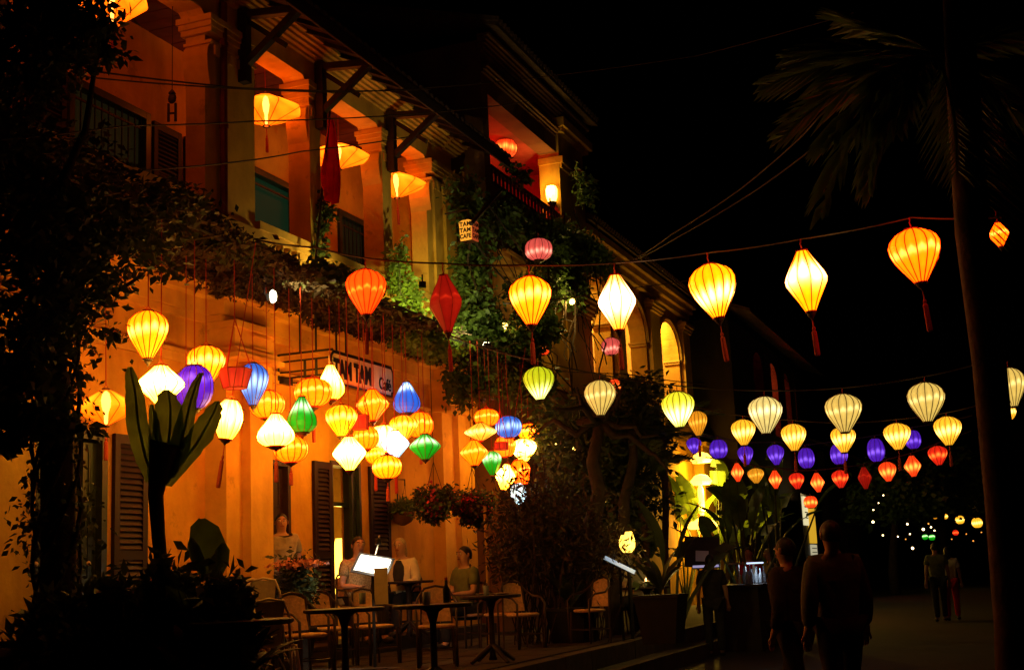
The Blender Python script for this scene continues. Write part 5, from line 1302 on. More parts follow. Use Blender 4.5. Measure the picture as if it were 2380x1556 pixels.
def banana_fan(base, n, hgt, L, label, seed, m='banana', spread=.8):
    R = random.Random(seed); o = thing('banana_plant', label, 'plant', base)
    q = MB(); q.tube([(0, 0, 0), (0, 0, .5)], [.12, .08], 8)
    for i in range(n):
        v = (i+.5)/n*2-1; ang = v*spread+R.uniform(-.08, .08); az = math.radians(75)+R.uniform(-.4, .4)
        d = Vector((math.cos(az)*math.sin(ang), math.sin(az)*math.sin(ang), math.cos(ang))); side = Vector((R.uniform(-.12, .12), R.uniform(-.12, .12), 0))
        e = Vector((0, 0, .4))+(d+side)*hgt*R.uniform(.75, 1.0); q.tube([(0, 0, .3), Vector((0, 0, .4)).lerp(e, .5)+Vector((0, 0, .05)), e], [.04, .025, .018], 5)
        h = (d+side).normalized(); az2 = math.atan2(h.y, h.x); el = math.asin(max(-1, min(1, h.z)))
        place_leaf(blade(L*R.uniform(.8, 1.1), L*.27, R.uniform(.5, 1.3), M[m], .25, 10, .5, seed*17+i), o, e, az2, el, R.uniform(-.8, .8))
    q.build('stem', M['stem'], o); return o
b_ = A(1740, 1365, 24.6); b_.z = .05; banana_fan(b_, 10, 1.9, 1.2, 'tall banana plant fanning out right of the lit garden lamps', 3, spread=.75)
b_ = A(1700, 1360, 25.5); b_.z = .05; banana_fan(b_, 6, 1.5, 1.0, 'banana plant with split leaves in front of the garden lamps', 7, spread=.9)
b_ = A(1470, 1380, 21.5); b_.z = .05; banana_fan(b_, 7, 1.4, 1.0, 'banana plant behind the two bright garden panes', 12, 'banana', .7)
b_ = A(1810, 1370, 26); b_.z = .05; banana_fan(b_, 8, 2.4, 1.3, 'dark banana plant under the row of red lanterns', 15, 'banana', .7)
b_ = A(1565, 1370, 20.5); b_.z = .05; banana_fan(b_, 7, 1.2, 1.1, 'banana plant with one broad dark leaf across the lamp light', 21, 'leaf_dark', 1.0)
for i, (x, d, n_, h_, L_, lb) in enumerate(((1668, 37.5, 9, 3.0, 1.7, 'banana clump glowing yellow green right beside the garden lamps'), (1592, 36.5, 8, 2.6, 1.6, 'banana clump glowing yellow green left of the garden lamps'), (1722, 38.5, 8, 2.2, 1.5, 'banana clump in the glow behind the tall banana plant'))):
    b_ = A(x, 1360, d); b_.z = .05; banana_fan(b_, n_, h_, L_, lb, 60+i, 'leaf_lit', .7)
# palm at the right edge of the street
pb = A(2343, 1556, 9.2); pb.z = 0
pl = palm_fan(pb, A(2220, -60, 9.2), 1, .3, 'slim palm with a brown trunk cutting down the right edge and fronds overhead', M['leaf_dark'], 9, name='street_palm', trunk_r=.115)
R = random.Random(5)
crown = A(2180, 130, 9.4)
for i, (x, y, L, bnd) in enumerate(((1800, 300, 1.9, .8), (1840, 120, 1.8, .6), (1880, 480, 1.7, .9), (2000, 430, 1.3, 1.0), (1960, 40, 1.5, .5), (2300, 420, 1.2, 1.1), (2370, 250, 1.2, .9), (2070, 300, 1.2, 1.0), (2235, 400, 1.2, 1.2), (2380, 80, 1.1, .8), (1900, 330, 1.7, .7), (2060, 180, 1.2, .8), (2250, 330, 1.1, 1.2), (1950, 200, 1.4, .7), (2320, 560, 1.3, 1.2), (1780, 180, 1.9, .6))):
    tg = A(x, y, 8.9+R.random()*1.2); dv = tg-crown; az = math.atan2(dv.y, dv.x); L = dv.length*1.02; el = math.asin(max(-1, min(1, dv.z/dv.length)))+bnd*.4
    f = MB(); P = []
    for k in range(10): u = k/9; P.append((L*math.sin(bnd*u)/bnd, 0, -L*(1-math.cos(bnd*u))/bnd))
    f.tube(P, [.02*(1-.8*k/9) for k in range(10)], 4)
    for k in range(3, 26):
        u = k/26; x_ = L*math.sin(bnd*u)/bnd; z_ = -L*(1-math.cos(bnd*u))/bnd; tl_ = .42*math.sin(PI*min(1, .15+u*.8))+.08
        for s_ in (-1, 1):
            b1 = Vector((x_, 0, z_)); t1 = b1+Vector((tl_*.75, s_*tl_*.6, -tl_*R.uniform(.3, .6))); w1 = Vector((.028, 0, .008)); mid = b1.lerp(t1, .5)+Vector((0, 0, .02))
            f.add([b1, mid+w1, t1, mid-w1], [(0, 1, 2, 3)])
    q = link('frond', f.mesh('frond', M['leaf']), None, pl); q.matrix_basis = Matrix.Translation(crown) @ Matrix.Rotation(az, 4, 'Z') @ Matrix.Rotation(-el, 4, 'Y')
# far trees behind the fairy lights
for i, (x, y, d, r, lb) in enumerate(((2075, 1140, 52, 1.5, 'far dark green tree with fairy lights hanging in it'), (2190, 1110, 56, 1.9, 'far dark tree above the row of tiny lanterns'))):
    p = A(x, 1300, d); p.z = 0; c = A(x, y, d); o = thing('far_tree', lb, 'tree', p, absolute=True)
    MB().tube(wander(p, c, 6, .1), [.22, .2, .17, .14, .12, .06], 7).build('trunk', M['bark'], o, True)
    pts = clump_points([(tuple(c), (r, r, r*.7)), (tuple(c+Vector((-r*.6, 0, -r*.3))), (r*.7, r*.7, r*.5)), (tuple(c+Vector((r*.6, .3, -.2*r))), (r*.7, r*.7, r*.6))], 4200, 30, .22)
    link('crown', leaf_mesh('crown', pts, .26, M['leaf'], .6, .3), None, o)

# ------------------------------------------------------------------ cafe furniture
def rattan_chair():
    r = thing('cafe_chair', 'x', 'chair')
    m_ = M['chairframe']
    s = MB(); s.lathe([(.005, .43), (.20, .43), (.225, .445), (.225, .465), (.20, .475), (.005, .475)], 18, close=False); s.build('seat', M['rattan'], r, True)
    b = MB(); vs = []; fs = []
    n = 9; ht = 7
    for j in range(ht+1):
        v = j/ht; hw = .17*(1-.12*v); topcut = 0
        for i in range(n+1):
            u = i/n*2-1; z = .50+.38*v-.05*(u*u)*(v > .9); vs.append((u*hw, -.20-.05*v-.03*(1-u*u), z))
    for j in range(ht):
        for i in range(n): a = j*(n+1)+i; fs.append((a, a+1, a+n+2, a+n+1))
    k = len(vs); vs2 = [(x, y-.012, z) for x, y, z in vs]; b.add(vs, fs); b.add(vs2, [tuple(reversed(f)) for f in fs]); b.build('backrest', M['rattan'], r, True)
    f = MB()
    P = [(-.22, .20, .0), (-.225, .205, .60), (-.235, .10, .68), (-.235, -.10, .70), (-.20, -.22, .78), (-.13, -.27, .88), (0, -.29, .905), (.13, -.27, .88), (.20, -.22, .78), (.235, -.10, .70), (.235, .10, .68), (.225, .205, .60), (.22, .20, 0)]
    f.tube(P, .015, 6); f.build('arm_frame', m_, r, True)
    for sx in (-1, 1):
        MB().tube([(sx*.19, -.20, .0), (sx*.18, -.21, .43), (sx*.16, -.24, .86)], .014, 6).build('leg', m_, r)
        MB().tube([(sx*.20, .19, .0), (sx*.19, .18, .44)], .014, 6).build('leg', m_, r)
    MB().tube([(-.2, .19, .2), (.2, .19, .2), (.19, -.2, .2), (-.19, -.2, .2), (-.2, .19, .2)], .009, 5).build('stretcher', m_, r)
    return r
def metal_chair():
    r = thing('metal_chair', 'x', 'chair'); m_ = M['metalchair']
    MB().lathe([(.005, .43), (.17, .435), (.185, .445), (.185, .455), (.005, .452)], 4, close=False).build('seat', m_, r)
    b = MB(); vs = []; fs = []
    for j in range(7):
        v = j/6; hw = .085+.055*v
        for i in range(7): u = i/6*2-1; vs.append((u*hw, -.19-.06*v-.012*(1-u*u), .45+.40*v))
    for j in range(6):
        for i in range(6): a = j*7+i; fs.append((a, a+1, a+8, a+7))
    b.add(vs, fs); b.add([(x, y-.006, z) for x, y, z in vs], [tuple(reversed(f)) for f in fs]); b.build('backrest', m_, r, True)
    MB().tube([(-.17, -.17, .45), (-.175, -.23, .72), (-.13, -.26, .85), (0, -.27, .875), (.13, -.26, .85), (.175, -.23, .72), (.17, -.17, .45)], .013, 6).build('back_frame', m_, r, True)
    for sx in (-1, 1):
        for sy in (-1, 1): MB().bar((sx*.16, sy*.16, .44), (sx*.21, sy*.21, 0), .04, .02).build('leg', m_, r)
    q = MB()
    for k in range(4):
        a = PI/4+k*PI/2; a2 = a+PI/2; P = []
        for i in range(7):
            u = i/6; p0 = Vector((.24*math.cos(a), .24*math.sin(a), 0)); p1 = Vector((.24*math.cos(a2), .24*math.sin(a2), 0)); p = p0.lerp(p1, u)*.95; P.append((p.x, p.y, .12+.28*math.sin(PI*u)))
        q.tube(P, .008, 4)
    q.build('brace', m_, r, True); return r
def cafe_table(wd=.72):
    r = thing('cafe_table', 'x', 'table')
    t = MB(); t.lathe([(.005, .735), (wd*.5-.02, .735), (wd*.5, .745), (wd*.5, .765), (wd*.5-.01, .77), (.005, .77)], 20, close=False); t.build('tabletop', M['tabletop'], r)
    MB().lathe([(.05, .04), (.035, .1), (.03, .6), (.06, .70), (.12, .735)], 10).build('pedestal', M['wood'], r, True)
    for k in range(4):
        a = PI/4+k*PI/2; MB().tube([(.02*math.cos(a), .02*math.sin(a), .20), (.15*math.cos(a), .15*math.sin(a), .12), (.30*math.cos(a), .30*math.sin(a), .02)], [.03, .028, .02], 6).build('leg', M['wood'], r)
    return r
def dup(root, loc, rz, label, group=None):
    r = root.copy(); COL.objects.link(r); r.location = loc; r.rotation_euler = (0, 0, rz); r['label'] = label
    if group: r['group'] = group
    for ch in list(root.children):
        c = ch.copy(); COL.objects.link(c); c.parent = r
    return r
protos = {'r': rattan_chair(), 'm': metal_chair(), 't': cafe_table()}; used = set()
def put(kind, loc, rz, label, group):
    p = protos[kind]
    if kind not in used:
        used.add(kind); p.location = loc; p.rotation_euler = (0, 0, rz); p['label'] = label; p['group'] = group; return p
    return dup(p, loc, rz, label, group)
def seat_at(x, y, z0): q = Zp(x, y, z0+.45); q.z = z0; return q
GCH = 'chairs on the cafe terrace'; GT = 'tables on the cafe terrace'
DEG = math.radians
toward = lambda deg: DEG(deg)
# rz: chair faces local +y
put('m', A(640, 1480, 12.0).xy.to_3d()+Vector((0, 0, TZ)), DEG(20), 'metal bistro chair nearest the picture, its shiny back turned to the street', GCH)
put('r', seat_at(712, 1476, TZ), DEG(-115), 'rattan armchair just right of the nearest metal chair', GCH)
put('r', seat_at(872, 1455, TZ), DEG(-118), 'rattan armchair turned right behind the round table on the left', GCH)
put('r', seat_at(1015, 1455, TZ), DEG(205), 'rattan armchair facing the street behind the second round table', GCH)
put('r', seat_at(778, 1402, .65) if False else A(772, 1400, 15.6).xy.to_3d()+Vector((0, 0, TZ)), DEG(-112), 'rattan armchair between the pink flowers and the seated man', GCH)
put('r', A(598, 1470, 12.6).xy.to_3d()+Vector((0, 0, TZ)), DEG(-70), 'rattan armchair half hidden behind the nearest metal chair', GCH)
put('r', seat_at(1215, 1428, TZ), DEG(-125), 'dark rattan armchair in front of the thicket', GCH)
put('r', seat_at(1370, 1418, TZ), DEG(150), 'rattan armchair farthest right on the terrace', GCH)
put('r', seat_at(1418, 1440, TZ) if False else A(1160, 1400, 18.2).xy.to_3d()+Vector((0, 0, TZ)), DEG(150), 'dark rattan armchair at the table with plates', GCH)
pz = lambda x, y, d, z: Vector((A(x, y, d).x, A(x, y, d).y, z))
put('m', pz(575, 1330, 14.6, .65), DEG(200), 'metal bistro chair beside the stepped pilaster', GCH)
put('m', pz(628, 1330, 14.6, .65), DEG(15), 'tilted looking metal bistro chair in front of the standing man', GCH)
put('t', Zp(800, 1412, TZ+.77).xy.to_3d()+Vector((0, 0, TZ)), .3, 'round dark table in front of the menu stand with a small card on it', GT)
put('t', Zp(1005, 1402, TZ+.77).xy.to_3d()+Vector((0, 0, TZ)), .1, 'round dark table before the street facing rattan chair', GT)
put('t', Zp(560, 1440, TZ+.77).xy.to_3d()+Vector((0, 0, TZ)), .5, 'small dark table edge left of the nearest metal chair', GT)
put('t', Zp(1140, 1382, TZ+.77).xy.to_3d()+Vector((0, 0, TZ)), .2, 'dark table with plates past the cafe corner', GT)
TW = pz(948, 1340, 18.2, .65); put('t', TW, .2, 'dark table in front of the seated woman', GT)
put('t', pz(600, 1330, 15.6, .65), .2, 'brown table beside the pilaster behind the metal chairs', GT)
# table card and plates
q = Zp(790, 1404, TZ+.77); cd = thing('table_card', 'small pale card standing on the round table', 'card', (q.x, q.y, TZ+.772))
MB().add([(-.03, -.05, 0), (-.03, .05, 0), (0, .05, .06), (0, -.05, .06), (.03, .05, 0), (.03, -.05, 0)], [(0, 1, 2, 3), (3, 2, 4, 5)]).build('sheet', M['paper'], cd)
q = Zp(1140, 1382, TZ+.77)
for i, (dx, dy, lb) in enumerate(((-.12, .1, 'white plate at the left on the table past the corner'), (.16, -.05, 'white plate at the right on the table past the corner'))):
    o = MB().lathe([(.01, 0), (.06, 0), (.11, .018), (.115, .02), (.06, .006), (.01, .006)], 14, close=False).build('plate', M['paper']); o.location = (q.x+dx, q.y+dy, TZ+.773); tag(o, lb, 'plate')
gm = MB().lathe([(.028, 0), (.032, .005), (.036, .11), (.034, .11), (.03, .012), (.004, .012)], 10, close=False).mesh('drinking_glass', M['glass'], True)
for (tx_, dx, dy, lb) in ((800, .12, .16, 'empty drinking glass on the right of the round table before the menu stand'), (1005, -.1, .1, 'drinking glass on the table before the street facing chair'), (1140, .02, -.18, 'drinking glass between the plates past the corner')):
    q = Zp(tx_, 1405 if tx_ < 1100 else 1382, TZ+.77); o = link('drinking_glass', gm); o.location = (q.x+dx, q.y+dy, TZ+.772); tag(o, lb, 'glass')
bt = thing('sauce_bottle', 'small dark bottle standing beside the glass on the second round table', 'bottle', Zp(1005, 1402, TZ+.77).xy.to_3d()+Vector((.05, .2, TZ+.772)))
MB().lathe([(.03, 0), (.032, .01), (.032, .12), (.014, .16), (.013, .2)], 10).build('body', M['black_green'], bt, True); MB().lathe([(.015, .2), (.015, .225)], 8).build('cap', M['redcap'], bt)
# lit menu stand
mp = A(866, 1312, 15.0); ms = thing('menu_stand', 'menu stand with a glaring lit page under a gooseneck lamp', 'stand', (mp.x, mp.y, TZ))
hz = mp.z-TZ; tilt = Matrix.Rotation(DEG(8), 4, 'Z') @ Matrix.Rotation(DEG(12), 4, 'Y') @ Matrix.Rotation(DEG(48), 4, 'X')
o = MB().box(-.22, .22, -.15, .15, -.012, 0).build('tray', M['iron'], ms); o.matrix_local = Matrix.Translation((0, 0, hz)) @ tilt
pg = MB().box(-.19, .19, -.12, .12, .002, .006).build('page', M['paper'], ms); pg.matrix_local = Matrix.Translation((0, 0, hz)) @ tilt
MB().tube([(0, 0, 0), (0, 0, hz-.02)], .018, 6).lathe([(.16, 0), (.16, .02), (.02, .03)], 10).build('post', M['iron'], ms)
MB().tube([(-.02, .11, hz+.12), (.05, .09, hz+.27), (.09, .02, hz+.33), (.15, -.12, hz+.32), (.17, -.16, hz+.29)], .007, 5).build('lamp_arm', M['metalchair'], ms)
MB().lathe([(.012, .05), (.03, .03), (.04, -.02), (.035, -.025)], 8, (.17, -.17, hz+.25), close=False).build('lamp_head', M['iron'], ms)
MB().ball((.17, -.17, hz+.245), .016).build('bulb', GLOW_WHITE, ms)
l = bpy.data.lights.new('reading_light', 'SPOT'); l.energy = 45; l.color = (1, .93, .75); l.spot_size = DEG(95); l.spot_blend = .5; l.shadow_soft_size = .02
o = bpy.data.objects.new('reading_light', l); COL.objects.link(o); o.parent = ms; o.location = (.16, -.18, hz+.215); o.rotation_euler = (Vector((.16, -.18, hz+.215))-Vector((0, 0, hz))).to_track_quat('Z', 'Y').to_euler()
p0 = A(886, 1365, 14.6)
mb_ = thing('menu_board', 'narrow pale menu board hanging below the lit menu stand', 'sign', (p0.x, p0.y, p0.z-.18))
MB().box(-.075, .075, -.008, .008, 0, .40).build('sheet', M['cream_cloth'], mb_); mb_.rotation_euler = (0, 0, .35)
MB().tube([(0, .02, -.2), (0, .02, .4)], .01, 5).build('post', M['iron'], mb_)
# red banner and picture inside the second door
p = T(610, 1110, -.7)
rb2 = thing('red_scroll', 'narrow red paper scroll with gold brush strokes inside the second door', 'scroll', p); h_ = .42
MB().box(-.01, .01, -.07, .07, -h_*.5, h_*.5).build('sheet', mat('red_paper', (.5, .05, .02), .8), rb2)
q = MB()
for i in range(4):
    z = h_*(.36-.24*i)
    q.box(.011, .014, -.035, .035, z, z+.012); q.box(.011, .014, -.006, .006, z-.04, z+.03); q.box(.011, .014, -.03, .02, z-.035, z-.023)
q.build('brush_strokes', mat('gold_paint', (.7, .42, .08), .5), rb2)
p = T(600, 1160, -1.2); fp_ = thing('framed_picture', 'dark framed picture on the wall inside the second door', 'picture', p)
MB().box(-.02, .02, -.16, .16, -.22, .22).build('frame', M['wood'], fp_); MB().box(.021, .026, -.12, .12, -.18, .18).build('canvas', M['cream_cloth'], fp_)
p = T(560, 965, .425); hn = thing('house_number', 'small framed plate on the pilaster', 'plate', p); MB().box(0, .015, -.05, .05, -.08, .08).build('frame', M['wood'], hn); MB().box(.016, .02, -.035, .035, -.06, .06).build('panel', M['pale_wall'], hn)
p = T(658, 887, .03); bl2 = thing('wall_switch_box', 'dark fuse box and loose cable high on the cafe wall', 'box', p); MB().box(0, .08, -.12, .12, -.04, .05).build('case', M['iron'], bl2); MB().tube([(.05, .1, 0), (.05, .35, .02), (.05, .6, -.05)], .01, 4).build('cable', M['wire'], bl2)

# bar and counters in the garden on the right
cp = A(1735, 1330, 23); cp.z = 0
ct = thing('bar_counter', 'dark outdoor bar counter with a cool lit upper edge and bottles', 'counter', cp)
zt_ = A(1745, 1355, 23).z
MB().box(-.35, .35, -.9, .9, 0, zt_-.05).build('body', M['wood'], ct); MB().box(-.42, .42, -.98, .98, zt_-.048, zt_).build('top', M['tabletop'], ct)
z2 = A(1735, 1306, 23).z
MB().box(-.16, .16, -.75, .75, z2-.03, z2).build('shelf', M['metalchair'], ct)
MB().box(.162, .175, -.75, .75, z2-.028, z2-.004).build('light_strip', emis('cool_strip', (.9, 1.1, 1.6)), ct)
for s_ in (-.7, .7): MB().tube([(0, s_, zt_), (0, s_, z2)], .02, 6).build('post', M['metalchair'], ct)
point((.1, 0, z2-.08), (.75, .85, 1), 5, .05, ct)
bm = MB().lathe([(.035, 0), (.037, .02), (.037, .16), (.014, .21), (.014, .28), (.017, .29)], 8).mesh('bottle', M['glass'], True)
for i in range(11):
    o = link('bottle', bm); o.location = cp+Vector((.1+random.uniform(-.12, .12), -.75+.15*i, zt_)); o.scale = (1, 1, random.uniform(.75, 1.1)); tag(o, ORD[i]+' glass bottle from the left in the row on the lit bar counter', 'bottle', 'bottles on the bar counter')
p = A(1632, 1282, 22.2)
sb = thing('price_board', 'dark tilted board with a small white sheet on it in front of the garden lamps', 'sign', (p.x, p.y, 0))
o = MB().box(-.30, .30, -.015, .015, -.26, .26).build('board', M['wood'], sb); o.location = (0, 0, p.z); o.rotation_euler = (-.15, .08, .3)
o2 = MB().box(-.11, .11, -.02, -.017, -.16, .02).build('sheet', M['paper'], sb); o2.location = (0, -.01, p.z); o2.rotation_euler = (-.15, .08, .3)
MB().tube([(0, 0, 0), (0, 0, p.z-.2)], .025, 6).build('post', M['wood'], sb)
sl = A(1640, 1312, 22)
o = thing('light_bar', 'cool dim light bar under the dark price board', 'lamp', sl); MB().box(-.22, .22, -.02, .02, -.04, .0).build('tube', emis('dim_cool', (.30, .26, .42)), o); MB().box(-.24, .24, .021, .04, -.06, .02).build('case', M['iron'], o)
# tablet and candle table
q = A(1440, 1312, 18.6); tb = thing('lit_tablet', 'tilted blue white tablet glowing beside the dark shrub', 'tablet', q)
o = MB().box(-.26, .26, -.09, .09, -.012, .0).build('body', M['iron'], tb); o.rotation_euler = (.35, .5, .3)
o = MB().box(-.24, .24, -.08, .08, .002, .004).build('screen', emis('tablet_screen', (.22, .30, .42)), tb); o.rotation_euler = (.35, .5, .3)
MB().tube([(0, 0, -.02), (0, 0, TZ-q.z)], .02, 5).build('stand', M['iron'], tb)
q = A(1502, 1362, 19.5); put('t', Vector((q.x, q.y, q.z-.77)), 0, 'dark garden table carrying a burning candle', GT)
cn = thing('candle', 'small burning candle glass on the dark garden table', 'candle', q); MB().lathe([(.03, 0), (.035, .07), (.03, .08)], 10, close=False).build('glass', M['glass'], cn); MB().lathe([(.022, .005), (.022, .05)], 8).build('wax', M['cream_cloth'], cn)
MB().lathe([(.004, .05), (.018, .075), (.012, .10), (.002, .13)], 8).build('flame', emis('candle_flame', (9, 3.6, .8)), cn); point((0, 0, .17), (1, .5, .15), 2.2, .02, cn)
# lit shop door far right
p = T(1885, 1215, 1.6)
sp = thing('shop_door_sign', 'lit yellow shop panel with a small white notice beside it, far down the street', 'sign', p)
MB().box(0, .06, -.75, .75, -.75, .80).build('panel', emis('shop_yellow', (.62, .34, .02)), sp)
MB().box(-.02, .05, -1.75, -.85, -.1, .95).build('notice', emis('shop_white', (.75, .66, .36)), sp)
MB().box(.0, .05, -.7, .7, -2.0, -.80).build('lower_notice', emis('shop_notice', (.42, .38, .24)), sp)
q = MB()
for i in range(7): q.box(.051, .056, -.6, .6, -.95-.15*i, -.92-.15*i)
for i in range(4): q.box(.051, .056, -1.65, -.95, .75-.2*i, .79-.2*i)
q.build('print_rows', M['letter'], sp)
MB().box(-.1, -.02, -1.9, .9, -2.2, 1.05).build('backing', M['wood'], sp)
point((.5, -.5, 1.2), (1, .75, .3), 18, .1, sp)
# small lit showcase behind the right cluster
p = A(1205, 1148, 21); sc_ = thing('showcase_lamp', 'cool white lamp half hidden in the shrub below the small lantern cluster', 'lamp', p)
MB().lathe([(.05, -.16), (.13, -.05), (.13, .1), (.05, .18)], 10).build('shade', GLOW_COOL, sc_); MB().tube([(0, 0, -.16), (0, 0, -p.z)], .02, 6).build('post', M['iron'], sc_); point((.25, -.2, 0), (.9, .95, 1), 4, .05, sc_)
# white post by the corner
p = A(1134, 1350, 19.3); p.z = TZ; o = MB().lathe([(.05, 0), (.05, .05), (.028, .06), (.028, 2.0), (.035, 2.02)], 8).build('slim_post', M['pale_wall']); o.location = p; tag(o, 'slim pale post standing past the cafe corner below the flower baskets', 'post')
M['planter'] = mat('weathered_black_wood', (.010, .006, .004), .8, .4, 8)
# planter boxes and big pots along the terrace edge on the right
for i, (x, d, lb) in enumerate(((1540, 17.5, 'dark tall square planter at the terrace edge'), (1330, 18.6, 'dark square planter near the far rattan chair'))):
    q = A(x, 1450, d); q.z = TZ; o = thing('planter_box', lb, 'planter', q); h_ = .6 if i == 0 else .45
    MB().add([(-.22, -.22, 0), (.22, -.22, 0), (.22, .22, 0), (-.22, .22, 0), (-.3, -.3, h_), (.3, -.3, h_), (.3, .3, h_), (-.3, .3, h_)], [(0, 3, 2, 1), (0, 1, 5, 4), (1, 2, 6, 5), (2, 3, 7, 6), (3, 0, 4, 7), (4, 5, 6, 7)]).build('body', M['planter'], o)
    MB().box(-.31, .31, -.31, .31, h_, h_+.04).build('rim', M['planter'], o)
    potplant(q, h_+.04, 12, .5, .12, 'spiky plant growing in the '+lb, 40+i, 'leaf_dark', .6)

M['dimmed_white'] = mat('dimmed_white_cloth', (.30, .26, .19), .9, .2, 14, .3, 25)  # white shirt with the dimness of the doorway put into its colour
M['shaded_pale'] = mat('shaded_pale_cloth', (.10, .10, .075), .9, .25, 14, .4, 25)  # pale shirt cloth, darkened in colour to look unlit in the street
# ------------------------------------------------------------------ people
def skin_mesh(verts, edges, radii, m, root=0, sub=1, name='body'):
    me = bpy.data.meshes.new('sk'); me.from_pydata([tuple(v) for v in verts], edges, []); o = bpy.data.objects.new('sk', me); COL.objects.link(o)
    md = o.modifiers.new('Skin', 'SKIN'); md.use_smooth_shade = True
    lay = me.skin_vertices[0].data
    for i, r in enumerate(radii): lay[i].radius = (r, r) if not isinstance(r, tuple) else r; lay[i].use_root = (i == root)
    sm = o.modifiers.new('Sub', 'SUBSURF'); sm.levels = sub; sm.render_levels = sub
    bpy.context.view_layer.update()
    out = bpy.data.meshes.new_from_object(o.evaluated_get(bpy.context.evaluated_depsgraph_get())); bpy.data.objects.remove(o); bpy.data.meshes.remove(me)
    out.materials.clear(); out.materials.append(m); out.name = name
    out.polygons.foreach_set("use_smooth", [True]*len(out.polygons)); return out
def person(label, loc, rz, pose, shirt, trousers, hair, sleeves=.5, long_hair=False, skin='skin', group=None, scale=1.0, arms=None, look=0.0, lean=0.0):
    """faces local +y; pose 'sit' (seat height .46) or 'stand' or 'walk'"""
    r = thing('person', label, 'person', loc, rz, group); r.scale = (scale,)*3
    sit = pose == 'sit'; hz = .52 if sit else .93
    def up(y, z): return Vector((0, y+lean*(z-hz), z))
    pel, wa, ch, nk, hb, ht = up(0, hz), up(0, hz+.17), up(.0, hz+.36), up(.0, hz+.53), up(.012, hz+.605), up(.02, hz+.68)
    V = [pel, wa, ch, nk, hb, ht, up(.012, hz+.755), up(.008, hz+.79)]; E_ = [(0, 1), (1, 2), (2, 3), (3, 4), (4, 5), (5, 6), (6, 7)]; Rr = [(.155, .115), (.135, .10), (.165, .11), (.050, .050), (.066, .078), (.084, .098), (.070, .084), (.03, .035)]
    torsoN = len(V); limbs = {}
    def chain(start, pts, rads):
        prev = start; ids = []
        for p, rr in zip(pts, rads): V.append(Vector(p)); Rr.append(rr); E_.append((prev, len(V)-1)); prev = len(V)-1; ids.append(prev)
        return ids
    legs = {}
    for s in (-1, 1):
        hip = Vector((s*.095, 0, hz-.03))
        if sit: pts = [hip+Vector((0, .03, 0)), (s*.11, .22, hz-.01), (s*.12, .42, hz-.02), (s*.12, .44, .25), (s*.12, .43, .085), (s*.12, .56, .04)]
        else:
            st = .16*s if pose == 'walk' else .03*s
            pts = [hip, (s*.10, st*.45+.01, .70), (s*.10, st*.8+.02, .49), (s*.10, st*.9, .27), (s*.10, st, .085), (s*.11, st+.14, .04)]
        legs[s] = chain(0, pts, [.098, .088, .064, .058, .042, .038])
    hands = {}; armp = {}
    for s in (-1, 1):
        sh = Vector((s*.175, 0+lean*.42, hz+.455))
        a = (arms or {}).get(s)
        if a: el, wr = Vector(a[0]), Vector(a[1])
        elif sit: el, wr = Vector((s*.24, .06, hz+.19)), Vector((s*.17, .30, hz+.18))
        else: el, wr = Vector((s*.235, -.03+.04*s, hz+.17)), Vector((s*.245, .06+.05*s, hz-.06))
        ids = chain(2, [sh, el, wr], [.062, .043, .030]); armp[s] = (sh, el, wr)
        d = (wr-el).normalized(); sd = Vector((s, 0, 0)); sd = (sd-d*sd.dot(d)).normalized(); nn = d.cross(sd)
        palm = chain(ids[-1], [wr+d*.06], [(.034, .016)])[0]
        for k, L in enumerate((.062, .072, .068, .052)):
            off = sd*(.026-.0175*k); b1 = wr+d*.085+off; chain(palm, [b1, b1+d*L*.5-nn*.006, b1+d*L*.9-nn*.022], [.0095, .009, .0075])
        t1 = wr+d*.035+sd*.034; chain(ids[-1], [t1, t1+d*.03+sd*.012, t1+d*.052+sd*.010], [.011, .010, .008])
    body = link('body', skin_mesh(V, E_, Rr, M[skin]), None, r)
    # clothes follow the same bones, slightly wider
    CV = [pel+Vector((0, 0, -.09 if not sit else -.03)), wa, ch, up(.0, hz+.475)]; CE = [(0, 1), (1, 2), (2, 3)]; CR_ = [(.205, .165), (.178, .142), (.20, .145), (.10, .09)]
    for s in (-1, 1):
        sh, el, wr = armp[s]; CV += [sh+Vector((0, 0, .01))]; CR_ += [.09]; CE.append((2, len(CV)-1))
        e = sh.lerp(el, min(1, sleeves*1.2)); CV.append(e); CR_.append(.076); CE.append((len(CV)-2, len(CV)-1))
        if sleeves > .9: CV.append(el.lerp(wr, .85)); CR_.append(.055); CE.append((len(CV)-2, len(CV)-1))
    link('shirt', skin_mesh(CV, CE, CR_, M[shirt], 1, 1, 'shirt'), None, r)
    TV = [pel+Vector((0, 0, .02))]; TE = []; TR = [(.168, .128)]
    for s in (-1, 1):
        prev = 0
        for k, i in enumerate(legs[s][:5]): TV.append(V[i]); TR.append([.108, .10, .078, .074, .062][k]); TE.append((prev, len(TV)-1)); prev = len(TV)-1
    link('trousers', skin_mesh(TV, TE, TR, M[trousers], 0, 1, 'trousers'), None, r)
    for s in (-1, 1):
        f = V[legs[s][-1]]; MB().ball((f.x, f.y-.03, .045), .048, .13, .045).build('shoe', M['dark_cloth'], r, True)
    # head details
    hc = ht+Vector((0, -.012, -.01)); hr = thing_part('head_details', hc, r, look)
    q = MB(); q.add([(-.014, .092, -.014), (.014, .092, -.014), (0, .10, .035), (0, .126, -.016)], [(0, 1, 3), (1, 2, 3), (2, 0, 3)]); q.build('nose', M[skin], hr)
